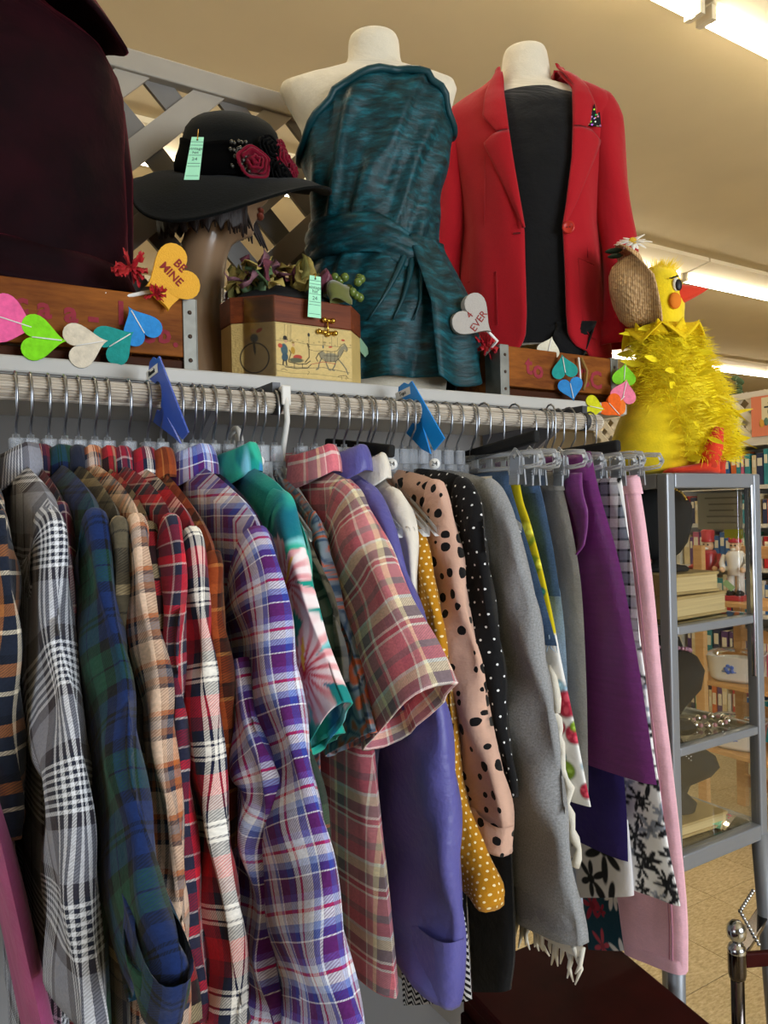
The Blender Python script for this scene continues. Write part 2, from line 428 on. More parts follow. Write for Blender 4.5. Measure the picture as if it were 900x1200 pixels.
for x in (-1.0, 1.098):
    P.append([(x, 1+ (RR*(1 if k % 4 in (0, 1) else .84))*math.cos(2*math.pi*k/(NF*4)), RZ+(RR*(1 if k % 4 in (0, 1) else .84))*math.sin(2*math.pi*k/(NF*4))) for k in range(NF*4)])
m = MB().grid(P, cu=True); m.f.append(tuple(range(NF*4, NF*8))); m.mi.append(0)
m.build('fluted_bar', rail_mat(), t, smooth=False)
MB().tube([(1.097, 1, RZ), (1.101, 1, RZ)], RR*.86, 20).build('end_plug', plain('rail_end', '#d8d0c0', .5), t, smooth=False)
for x in (-.85, .448, 1.06):
    m = MB(); m.box((x, 1.045, RZ+.022), (.012, .10, .014)); m.tube([(x-.005, 1, RZ), (x+.005, 1, RZ)], RR*1.12, 20); m.box((x, 1.09, RZ+.027), (.014, .012, .024))
    m.build('rail_bracket', plain('bracket_dark', '#4a4a4c', .45, .6), t, smooth=False)

# ------------------------------------------------------------------ lattice standing on the shelf
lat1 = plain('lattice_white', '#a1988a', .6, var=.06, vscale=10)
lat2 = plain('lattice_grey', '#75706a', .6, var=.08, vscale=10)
def clip_diag(x0, x1, z0, z1, c, sgn):
    """end points of the 45 degree line x = c + sgn*(z-z0) inside the rectangle"""
    pts = []
    za = z0; xa = c
    zb = z1; xb = c+sgn*(z1-z0)
    lo, hi = 0., 1.
    dx = xb-xa
    for (p, q) in ((-dx, xa-x0), (dx, x1-xa)):
        if abs(p) < 1e-9:
            if q < 0: return None
        else:
            r = q/p
            if p < 0: lo = max(lo, r)
            else: hi = min(hi, r)
    if hi-lo < .02: return None
    return (xa+lo*dx, za+lo*(z1-z0)), (xa+hi*dx, za+hi*(z1-z0))
t = thing('lattice_screen', (.2, 1.5, 1.61), 0, 'off-white diagonal wooden lattice behind the hat and dress form', 'lattice')
lx0, lx1, lz0, lz1, LY = -.75, .98, 1.61, 2.265, 1.49
W, SP = .046, .150
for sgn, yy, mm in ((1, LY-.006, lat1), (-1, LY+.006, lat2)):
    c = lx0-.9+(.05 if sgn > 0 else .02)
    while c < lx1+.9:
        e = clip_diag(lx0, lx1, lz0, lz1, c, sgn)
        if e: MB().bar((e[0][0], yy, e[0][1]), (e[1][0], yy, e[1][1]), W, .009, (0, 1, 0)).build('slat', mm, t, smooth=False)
        c += SP
for (a, b, nm) in (((lx0, lz1), (lx1, lz1), 'top_rail'), ((lx0, lz0+.02), (lx1, lz0+.02), 'bottom_rail'), ((lx0, lz0), (lx0, lz1), 'stile'), ((lx1, lz0), (lx1, lz1), 'stile')):
    MB().bar((a[0], LY-.004, a[1]), (b[0], LY-.004, b[1]), .042, .03, (0, 1, 0)).build(nm, lat1, t, smooth=False, bevel=.003)

# ------------------------------------------------------------------ metal and glass display case
alu = plain('case_aluminium', '#84878c', .42, .35, var=.04)
cx0, cx1, cy0, cy1, cz0, cz1 = 1.2275, 1.5295, .95, 1.216, .697, 1.4623
t = thing('display_case', ((cx0+cx1)/2, (cy0+cy1)/2, 0), 0, 'grey metal display case with glass panes, under the yellow plush bird', 'display case')
pw = .0243
for x in (cx0+pw/2, cx1-pw/2):
    for y in (cy0+pw/2, cy1-pw/2):
        MB().box((x, y, (cz0+cz1)/2), (pw, pw, cz1-cz0)).build('post', alu, t, smooth=False, bevel=.004)
        sx, sy = (1 if x > 1.38 else -1), (1 if y > 1.08 else -1)
        MB().tube([(x, y, cz0+.01), (x+sx*.03, y+sy*.02, .012)], [.018, .013], 12).build('leg', alu, t)
        MB().tube([(x+sx*.03, y+sy*.02, .02), (x+sx*.03, y+sy*.02, .0)], .018, 12).build('foot', black_pl, t)
xm, ym = (cx0+cx1)/2, (cy0+cy1)/2
def ring(z, hh, nm, inset=0):
    for y in (cy0+pw/2, cy1-pw/2): MB().box((xm, y, z), (cx1-cx0-2*pw, pw-inset, hh)).build(nm, alu, t, smooth=False, bevel=.003)
    for x in (cx0+pw/2, cx1-pw/2): MB().box((x, ym, z), (pw-inset, cy1-cy0-2*pw, hh)).build(nm, alu, t, smooth=False, bevel=.003)
ring(cz1-.0145, .029, 'top_rail'); ring(cz0+.016, .032, 'bottom_rail'); ring(1.1591, .017, 'shelf_rail', .003); ring(.9258, .017, 'shelf_rail', .003)
MB().box((xm, ym, cz1-.004), (cx1-cx0-.04, cy1-cy0-.04, .006)).build('top_panel', alu, t, smooth=False)
shg = glass('shelf_glass', (.80, .88, .84, 1), .02, 1.0)
for z in (1.1655, .9322, .7251): MB().box((xm, ym, z), (cx1-cx0-2*pw+.01, cy1-cy0-2*pw+.01, .006)).build('glass_shelf', shg, t, smooth=False)
for (za, zb) in ((cz0+.032, .917), (.9345, 1.1506), (1.1676, cz1-.029)):
    zc, hz = (za+zb)/2, zb-za
    MB().box((xm, cy0+.013, zc), (cx1-cx0-2*pw, .004, hz)).build('pane', pane_glass, t, smooth=False)
    MB().box((xm, cy1-.013, zc), (cx1-cx0-2*pw, .004, hz)).build('pane', pane_glass, t, smooth=False)
    for x in (cx0+.013, cx1-.013): MB().box((x, ym, zc), (.004, cy1-cy0-2*pw, hz)).build('pane', pane_glass, t, smooth=False)
MB().box((cx1-pw-.008, cy0+.003, 1.24), (.005, .010, .40)).build('door_handle', chrome, t, smooth=False, bevel=.002)

# the far books, bookcases and dishes
whitew = plain('bookcase_white', '#c8c2b4', .6, var=.04)
t = thing('white_bookcase', (4.06, 3.0, 0), 0, 'tall white bookcase along the far right wall', 'bookcase')
by0, by1 = 1.3, 4.6
for y in (by0, 2.95, by1): MB().box((4.05, y, .87), (.30, .025, 1.74)).build('side_panel', whitew, t, smooth=False)
MB().box((4.205, (by0+by1)/2, .87), (.012, by1-by0, 1.74)).build('back_board', whitew, t, smooth=False)
SHZ = (.10, .46, .80, 1.05, 1.29, 1.50, 1.735)
for z in SHZ: MB().box((4.05, (by0+by1)/2, z-.01), (.30, by1-by0-.03, .022)).build('shelf', whitew, t, smooth=False)
bcols = [('red', '#b3282b'), ('blue', '#2f5d94'), ('green', '#3f7a55'), ('cream', '#cdb98f'), ('purple', '#54346b'), ('orange', '#c8622c'), ('white', '#cfc9be'), ('teal', '#2c7f88'), ('pink', '#b85a78'), ('navy', '#27304f')]
pagem = plain('book_pages', '#d9cfb4', .9)
bm = {}
def book_obj(ci, thick, hh, dp):
    key = (ci, round(thick, 3), round(hh, 2))
    m_ = plain('book_cover_'+bcols[ci][0], bcols[ci][1], .55, var=.15, vscale=30)
    if key in bm: me = bm[key]; o = bpy.data.objects.new('book', me); col.objects.link(o); return o
    m = MB(); m.box((0, 0, hh/2), (dp, thick, hh)); m.box((.006, 0, hh/2), (dp, thick*.7, hh+.002), mi=1); m.box((-dp/2-.0008, 0, hh*.72), (.002, thick*.7, hh*.25), mi=1)
    o = m.build('book', [m_, pagem], None, smooth=False); bm[key] = o.data; return o
seen = set()
SHN = {1.50: 'top shelf', 1.29: 'second shelf', 1.05: 'third shelf', .80: 'fourth shelf', .46: 'fifth shelf', .10: 'lowest shelf'}
for z in (1.50, 1.29, 1.05, .80, .46, .10):
    hmax = {1.50: .20, 1.29: .17, 1.05: .20, .80: .21, .46: .28, .10: .30}[z]
    y = 2.14; yend = 3.22; prevc = 'bookcase end'
    if y < 2.95-.02:
        while y < yend:
            th_ = random.choice((.018, .024, .03, .038)); ci = random.randrange(10); hf = random.choice((.78, .86, .94)); hh = round(hmax*hf, 2)
            if abs(y+th_/2-2.95) < .04: y = 2.985; prevc = 'divider'; continue
            o = book_obj(ci, th_, hh, .18); o.location = (4.005, y+th_/2, z+.002)
            o.rotation_euler = (0, 0, random.uniform(-.02, .02))
            lb = ('%s %s %s book beside the %s one, %s of far white bookcase' % ({.78: 'short', .86: 'mid-height', .94: 'tall'}[hf], {.018: 'slim', .024: 'medium', .03: 'stout', .038: 'thick'}[th_], bcols[ci][0], prevc, SHN[z])); lb = lb.replace('book beside', 'book, again beside') if lb in seen else lb; seen.add(lb); tag(o, lb, 'book', 'books on the white bookcase'); prevc = bcols[ci][0]
            y += th_+.003+random.choice((0, 0, 0, .01))
# lattice and poster on top of the white bookcase
t = thing('white_lattice_panel', (3.93, 2.6, 1.736), 0, 'small white lattice panel on top of the far bookcase', 'lattice')
latw = plain('lattice_bright', '#d4ccba', .6)
for sgn, xx in ((1, 3.925), (-1, 3.933)):
    c = 1.0
    while c < 4.0:
        e = clip_diag(1.5, 3.6, 1.74, 2.0, c, sgn)
        if e: MB().bar((xx, e[0][0], e[0][1]), (xx, e[1][0], e[1][1]), .035, .007, (1, 0, 0)).build('slat', latw, t, smooth=False)
        c += .105
for z in (1.755, 1.99): MB().box((3.927, 2.55, z), (.02, 2.1, .035)).build('rail', latw, t, smooth=False)
t = thing('poster', (3.91, 2.42, 1.77), 0, 'coral pink poster with cream lettering panel leaning on the white lattice', 'poster')
MB().box((3.908, 2.36, 1.868), (.006, .22, .215)).build('sheet', plain('poster_coral', '#d97f5c', .8), t, smooth=False)
MB().box((3.904, 2.345, 1.905), (.002, .13, .12)).build('text_panel', plain('poster_cream', '#d8cca6', .8), t, smooth=False)
m = text_mb('KIND', .026, (3.9028, 2.345, 1.886), (0, -1, 0), (0, 0, 1), bold=.0006)
for (dy, zz, ww, tt) in ((0, 1.944, .05, .004), (0, 1.934, .06, .004), (0, 1.913, .10, .009)): m.box((3.9028, 2.345+dy, zz), (.0006, ww, tt))
m.build('lettering', ink, t, smooth=False)
for i, (dy, c) in enumerate(((.06, '#d09a3c'), (.035, '#5a7a6a'), (.01, '#3a2a26'), (-.02, '#6a3a2c'), (-.045, '#31343a'))):
    MB().ball((3.9035, 2.35+dy, 1.83+.008*math.sin(i*2)), .02, 10, 6, (.05, .75, 1.2)).build('figure', plain('poster_fig%d' % i, c, .8), t)
t = thing('trailing_plant', (4.05, 2.66, 1.736), 0, 'small green leafy plant behind the white lattice', 'plant')
m = MB(); lv = MB()
MB().lathe([(.045, 0), (.06, .1), (.055, .1), (.04, .02), (0.001, .02)], 14, None, 0, (4.05, 2.66, 1.737)).build('pot', plain('terracotta', '#7c4a2f', .8), t)
for i in range(14):
    a = random.uniform(0, 6.28); r = random.uniform(.04, .13); z = random.uniform(.26, .40)
    p = Vector((4.05+r*math.cos(a)*.6, 2.66+r*math.sin(a), 1.74+z)); m.tube([(4.05, 2.66, 1.82), ((4.05+p.x)/2, (2.66+p.y)/2, p.z-.03), p], .002, 5)
    lv.ball(p, .028, 8, 5, (.25, 1, .6), Matrix.Rotation(a, 3, 'X'))
m.build('stem', plain('stem_green', '#3c4a2b', .8), t); lv.build('leaves', plain('leaf_green', '#4c6440', .6), t)
# pine shelf unit
pine = wood('pine', '#b98a55', '#d4a873', (3, 1.2, 20), .5)
t = thing('pine_shelf_unit', (3.14, 1.75, 0), 0, 'open pine wood shelf unit with dishes, seen through the display case', 'shelf unit')
py0, py1 = 1.25, 2.16
for y in (py0, py1):
    for x in (3.0, 3.283): MB().box((x, y, .61), (.028, .045, 1.22)).build('post', pine, t, smooth=False, bevel=.003)
for z in (.965, .61, .315): MB().box((3.14, (py0+py1)/2+.05, z), (.27, py1-py0+.10, .02)).build('shelf_board', pine, t, smooth=False, bevel=.003)
for z in (1.18, .80, .46, .13):
    MB().box((3.262, (py0+py1)/2, z), (.018, py1-py0-.05, .055)).build('back_rail', pine, t, smooth=False, bevel=.003)
def dish(loc, s, label):
    d = thing('casserole_dish', loc, .3, label, 'dish', 'casserole dishes on the pine shelves')
    def rr(w_, dd, z, n=28): return [(w_*math.copysign(abs(math.cos(a))**.45, math.cos(a)), dd*math.copysign(abs(math.sin(a))**.45, math.sin(a)), z) for a in [2*math.pi*k/n for k in range(n)]]
    m = MB(); m.grid([rr(.001, .001, .001), rr(.065*s, .065*s, .0), rr(.085*s, .085*s, .02), rr(.098*s, .098*s, .10*s), rr(.104*s, .104*s, .102*s), rr(.09*s, .09*s, .10*s), rr(.08*s, .08*s, .02), rr(.001, .001, .018)], cu=True)
    m.build('bowl', plain('glass_white', '#e9e7e2', .15, coat=.5), d, local=True)
    m = MB()
    for k in range(5): m.ball((-.0935*s, (.012*math.cos(k*1.26))*s, (.055+.012*math.sin(k*1.26))*s), .008*s, 8, 5, (.3, 1, 1))
    m.box((-.0925*s, 0, .045*s), (.003, .05*s, .004)); m.build('blue_flower', plain('cornflower', '#3d5fae', .4), d, local=True)
    MB().lathe([(.001, .118*s), (.06*s, .116*s), (.085*s, .104*s), (.086*s, .1*s)], 20).build('lid', glass('lid_glass', (.9, .93, .92, 1), .02), d, local=True)
dish((3.12, 2.07, .6205), 1.15, 'white casserole dish with blue flower on the middle pine shelf')
dish((3.12, 2.07, .3255), 1.15, 'white casserole dish with blue flower on the lowest pine shelf')
toy = thing('toy_playset', (3.13, 2.0, .47), 0, 'yellow and blue plastic toy with red buttons between the pine shelves', 'toy')
toy.location.z = .3255; toy.location = (3.2, 1.62, .3255)
m = MB(); m.box((3.17, 1.66, .37), (.12, .30, .09)); m.build('base', plain('toy_blue', '#5c8fb0', .4), toy, smooth=False, bevel=.01)
m = MB(); m.box((3.13, 1.64, .445), (.15, .26, .05), Matrix.Rotation(.3, 3, 'Y')); m.build('top', plain('toy_yellow', '#e3c52a', .4), toy, smooth=False, bevel=.012)
for k in range(3): MB().ball((3.09, 1.56+k*.06, .462), .02, 10, 6, (.7, 1, .6)).build('button', plain('toy_red', '#c22f32', .4), toy)

# toy soldiers on the pine shelf
def soldier(loc, label, coat, trous, hatc, base, tagc):
    s = thing('nutcracker_soldier', loc, R(12), label, 'figurine')
    mm = lambda c: plain('paint_'+c, c, .35, coat=.3)
    MB().box((0, 0, .012), (.075, .085, .024)).build('base', mm(base), s, smooth=False, local=True, bevel=.004)
    for e in (-1, 1):
        MB().tube([(0, e*.02, .02), (0, e*.02, .12)], [.017, .016], 10).build('leg', mm(trous), s, local=True)
        MB().ball((-.012, e*.02, .032), .02, 10, 6, (1.5, .9, .8)).build('boot', black_pl, s, local=True)
        MB().tube([(0, e*.045, .20), (-.008, e*.056, .165), (-.03, e*.045, .14)], .013, 8).build('arm', mm(coat), s, local=True)
        MB().ball((-.036, e*.044, .137), .013, 8, 6).build('hand', mm('#d9b08a'), s, local=True)
    MB().lathe([(.001, .11), (.036, .112), (.033, .15), (.04, .2), (.03, .218), (.001, .22)], 16).build('torso', mm(coat), s, local=True)
    MB().ball((0, 0, .238), .025, 12, 8, (1, 1, 1.1)).build('head', mm('#d9b08a'), s, local=True)
    for e in (-1, 1): MB().ball((-.0235, e*.009, .243), .004, 6, 5).build('eye', black_pl, s, local=True)
    MB().ball((-.025, 0, .226), .009, 8, 5, (.5, 1.3, .7)).build('beard', mm('#e6e2d8'), s, local=True)
    MB().lathe([(.027, .255), (.03, .262), (.027, .268), (.03, .305), (.02, .312), (.001, .313)], 16).build('cap', mm(hatc), s, local=True)
    g = MB().box((-.055, .01, .07), (.002, .05, .026), Matrix.Rotation(.7, 3, 'X')).build('price_tag', tagpaper if tagc else plain('tag_green_dull', '#8fae7c', .8), s, smooth=False, local=True)
    return s
s1 = soldier((3.10, 2.185, .9755), 'toy soldier in red coat and navy trousers with a drum', '#a3202c', '#22293f', '#b02431', '#a82c26', True)
MB().lathe([(.022, -.018), (.024, -.018), (.024, .018), (.022, .018), (.001, .018)], 14, Matrix.Rotation(R(70), 3, 'Y'), 0, (-.06, .045, .13)).build('drum', plain('drum_red', '#b5302f', .4), s1, local=True)
s2 = soldier((3.10, 2.05, .9755), 'white and red toy soldier with tall red cap', '#ddd5cd', '#dcd3cc', '#b02431', '#b02f3a', False)

# ------------------------------------------------------------------ things inside the display case
def bust(name, loc, label, prof, depth=.035, rz=0):
    t = thing(name, loc, rz, label, 'jewellery stand'); t.scale = (.76, .76, .76)
    m = MB(); P = []
    for (z, hw, yo) in prof: P.append([(hw*math.cos(a), yo+depth*min(1, hw/.05)*math.sin(a), z) for a in [2*math.pi*k/24 for k in range(24)]])
    m.grid(P, cu=True); m.build('velvet_form', black_pl, t, local=True)
    MB().lathe([(.001, .0), (.075, .0), (.078, .006), (.07, .014), (.02, .02), (.018, .05), (.001, .05)], 24, Matrix.Diagonal((1, .7, 1))).build('base', black_pl, t, local=True)
    return t
RZV = R(-52)
# two old books, the necklace bust stands on them
def old_book(loc, rz, sx, sy, sz, label):
    t = thing('old_book', loc, rz, label, 'book', 'old tan books in the display case')
    cov = plain('old_cover', '#a58a58', .85, var=.15, vscale=20); pg = plain('old_pages', '#c2a877', .9, var=.18, vscale=4, aniso=(1, 1, 90))
    MB().box((0, 0, sz/2), (sx*.96, sy*.96, sz*.82)).build('pages', pg, t, smooth=False, local=True)
    for z in (.004, sz-.004): MB().box((0, 0, z), (sx, sy, .006)).build('cover', cov, t, smooth=False, local=True, bevel=.001)
    MB().box((-sx/2, 0, sz/2), (.005, sy, sz)).build('spine', cov, t, smooth=False, local=True, bevel=.002)
    return t
old_book((1.3832, 1.0640, 1.1697), R(4), .19, .137, .0475, 'thick tan old book at the bottom of the two in the top of the case')
old_book((1.3680, 1.0640, 1.2176), R(-2), .167, .129, .0437, 'thick tan old book under the tall black necklace bust')
b1 = bust('necklace_bust', (1.3642, 1.0792, 1.2618), 'tall black oval necklace bust with gold chain in the top of the case',
          [(.03, .001, 0), (.032, .03, 0), (.05, .055, -.004), (.08, .075, -.01), (.13, .088, -.014), (.18, .088, -.008), (.205, .075, .002), (.225, .05, .01), (.232, .001, .012)], .03, RZV)
m = MB()
for k in range(26):
    a = math.pi*(.05+.9*k/25); m.ball((.066*math.cos(a)*1.1, -.035+.01*math.sin(a), .236-.03*(1-math.sin(a))*1.5), .0042, 7, 5)
m.build('gold_chain', brass, b1, local=True)
b2 = bust('necklace_bust', (1.3604, 1.0640, 0.9355), 'black velvet neck bust with pink beads on the middle glass shelf',
          [(.03, .001, 0), (.035, .035, 0), (.06, .05, -.004), (.11, .088, -.02), (.16, .098, -.014), (.195, .08, .0), (.215, .045, .01), (.245, .035, .014), (.25, .001, .014)], .04, RZV)
m = MB()
for k in range(30):
    a = 2*math.pi*k/30; m.ball((.062*math.cos(a), -.005+.034*math.sin(a), .212-.012*math.sin(a)), .006, 7, 5)
m.build('bead_strand', plain('bead_rose', '#a27082', .3), b2, local=True)
b3 = thing('necklace_stand', (1.3680, 1.0640, 0.7588), RZV, 'black shell shaped necklace stand with silver strands at the bottom of the case', 'jewellery stand')
b3.scale = (.76, .76, .76)
m = MB(); P = []
for (z, x0_, x1_, d) in ((0, -.07, .06, .05), (.02, -.075, .065, .052), (.045, -.05, .04, .03), (.07, -.06, .05, .035), (.10, -.075, .105, .04), (.125, -.08, .125, .042), (.155, -.08, .115, .04), (.18, -.075, .075, .036), (.20, -.06, .035, .03), (.205, -.01, .0, .004)):
    P.append([((x0_+x1_)/2+(x1_-x0_)/2*math.cos(a), d*math.sin(a), z) for a in [2*math.pi*k/24 for k in range(24)]])
m.grid(P, cu=True); m.build('velvet_form', black_pl, b3, local=True)
m = MB()
for q in range(4):
    for k in range(22):
        u = k/21; m.ball((-.07+.12*u, -.041+.004*q, .20-.012*q-.04*u*u+.01*math.sin(3*u)), .0032, 6, 4)
m.build('silver_strands', plain('bead_silver', '#b9b5ac', .25, .9), b3, local=True)
old_book((1.3680, 1.0564, 0.7283), R(-3), .175, .122, .0299, 'brown old book under the shell shaped stand')
t = thing('bead_bracelet', (1.4364, 1.0184, 0.9355), 0, 'silver bead bracelet lying on the middle glass shelf', 'bracelet')
m = MB(); rr_ = MB()
for k in range(16):
    a = 2*math.pi*k/16; (m if k % 2 == 0 else rr_).ball((1.4364+.0475*math.cos(a), 1.0184+.0275*math.sin(a), .9426), .0072 if k % 2 == 0 else .0046, 10, 7)
m.build('silver_bead', plain('bead_silver2', '#d2cdc6', .15, 1), t); rr_.build('spacer_bead', plain('bead_pink', '#a8707a', .3), t)
t = thing('candy_packet', (1.4516, 1.0108, 0.7283), R(20), 'clear packet with pink and red beads on the case floor', 'packet'); t.scale = (.76, .76, .76)
P = []
for i in range(9):
    P.append([(-.06+.12*i/8, -.03+.06*j/5, .004+.012*math.sin(math.pi*j/5)*math.sin(math.pi*i/8)*(1+.3*math.sin(i*2+j))) for j in range(6)])
MB().grid(P).build('film', glass('packet_film', (.9, .88, .9, 1), .15, 1.5), t, local=True)
m = MB()
for k in range(40): m.ball((random.uniform(-.02, .05), random.uniform(-.02, .02), .006), .004, 6, 4)
m.build('beads', plain('bead_cherry', '#c2476b', .3), t, local=True)['kind'] = 'stuff'
MB().box((-.045, 0, .014), (.035, .03, .001)).build('header_tag', tagpaper, t, smooth=False, local=True)
# notice hanging inside the back of the top compartment, seen from behind
t = thing('paper_notice', (1.510, 1.035, 1.345), 0, 'printed paper notice seen from behind, inside the top of the case', 'notice')
pm = NT('thin_paper'); pm.fin(h('#cdc6ac'), .9)
MB().box((1.511, 1.035, 1.385), (.001, .108, .08)).build('sheet', pm.m, t, smooth=False)
m = MB(); faint = plain('faint_ink', '#98927f', .9)
for k in range(5): m.box((1.5101, 1.03-.004*(k % 2), 1.414-.0135*k), (.0006, .08-.010*(k % 3), .0035))
m.build('faded_lines', faint, t, smooth=False)
t = thing('yellow_sticker', (1.508, .995, 1.325), 0, 'small yellow price flag hanging in the case under the notice', 'price tag')
MB().prism([(-.022, .009), (.022, .011), (.022, -.007), (.017, -.012), (.011, -.007), (.006, -.012), (0, -.007), (-.006, -.012), (-.011, -.007), (-.022, -.010)], (1.508, 1.0, 1.336), (0, -1, 0), (0, 0, 1), .001).build('flag', plain('neon_yellow', '#d8d92a', .7), t, smooth=False)

# ------------------------------------------------------------------ bench and chrome rack
bw = wood('mahogany', '#220807', '#3d100e', (2, 2, 2), .55, .0, spec=.06)
t = thing('wooden_bench', (1.02, .95, 0), 0, 'dark mahogany bench below the hanging skirts', 'bench')
P4 = [(.905, 1.11), (.90, .55), (1.115, .50), (1.235, 1.10)]
P4 = [(.885, 1.20), (.80, .55), (1.10, .50), (1.245, 1.20)]
m = MB(); m.prism([(x, y) for x, y in P4], (0, 0, .487), (1, 0, 0), (0, 1, 0), .026); m.build('seat', bw, t, smooth=False, bevel=.006)
m = MB(); m.prism([(x*.93+.07, y*.93+.065) for x, y in P4], (0, 0, .445), (1, 0, 0), (0, 1, 0), .06); m.build('apron', bw, t, smooth=False)
for x, y in P4: 
    xx, yy = 1.02+(x-1.02)*.85, .85+(y-.85)*.88
    MB().box((xx, yy, .22), (.045, .045, .44)).build('leg', bw, t, smooth=False, bevel=.004)
t = thing('chrome_rack', (1.337, .9, 0), 0, 'small chrome rack with ball finial post and beaded handle at lower right', 'rack')
gun = plain('black_chrome', '#5a5350', .16, 1)
sx_, sy_ = 1.337, .90
MB().lathe([(.001, .602), (.010, .600), (.0165, .592), (.0185, .582), (.0165, .571), (.009, .563), (.0085, .559), (.014, .556), (.0165, .551), (.018, .546), (.017, .542)], 20, None, 0, (sx_, sy_, 0)).build('ball_finial', chrome, t)
MB().lathe([(.017, .542), (.0165, .50), (.0150, .493), (.0125, .49)], 20, None, 0, (sx_, sy_, 0)).build('collar', gun, t)
MB().tube([(sx_, sy_, .492), (sx_, sy_, 0)], .0125, 16).build('post', gun, t)
MB().bar((sx_+.012, sy_-.003, .524), (sx_+.45, sy_-.22, .524), .012, .028).build('front_bar', bw, t, smooth=False, bevel=.003)
MB().bar((sx_+.008, sy_+.008, .528), (sx_+.36, sy_+.12, .528), .03, .010).build('side_bar', gun, t, smooth=False, bevel=.002)
MB().tube([(sx_+.46, sy_-.225, .60), (sx_+.46, sy_-.225, 0)], .0125, 14).build('post', gun, t)
MB().tube([(sx_+.36, sy_+.12, .60), (sx_+.36, sy_+.12, 0)], .0125, 14).build('post', gun, t)
def chain(a, b, n):
    m = MB(); a, b = Vector(a), Vector(b)
    for k in range(n): m.ball(a.lerp(b, k/(n-1)), .0042, 7, 5)
    return m
c1, c2, c3 = Vector((1.432, .925, .622)), Vector((1.395, .93, .59)), Vector((1.408, .90, .534))
m = chain(c1, c2, 9); m.v += []; o = m.build('bead_handle', chrome, t)
chain(c2, c3, 10).build('bead_handle', chrome, t)

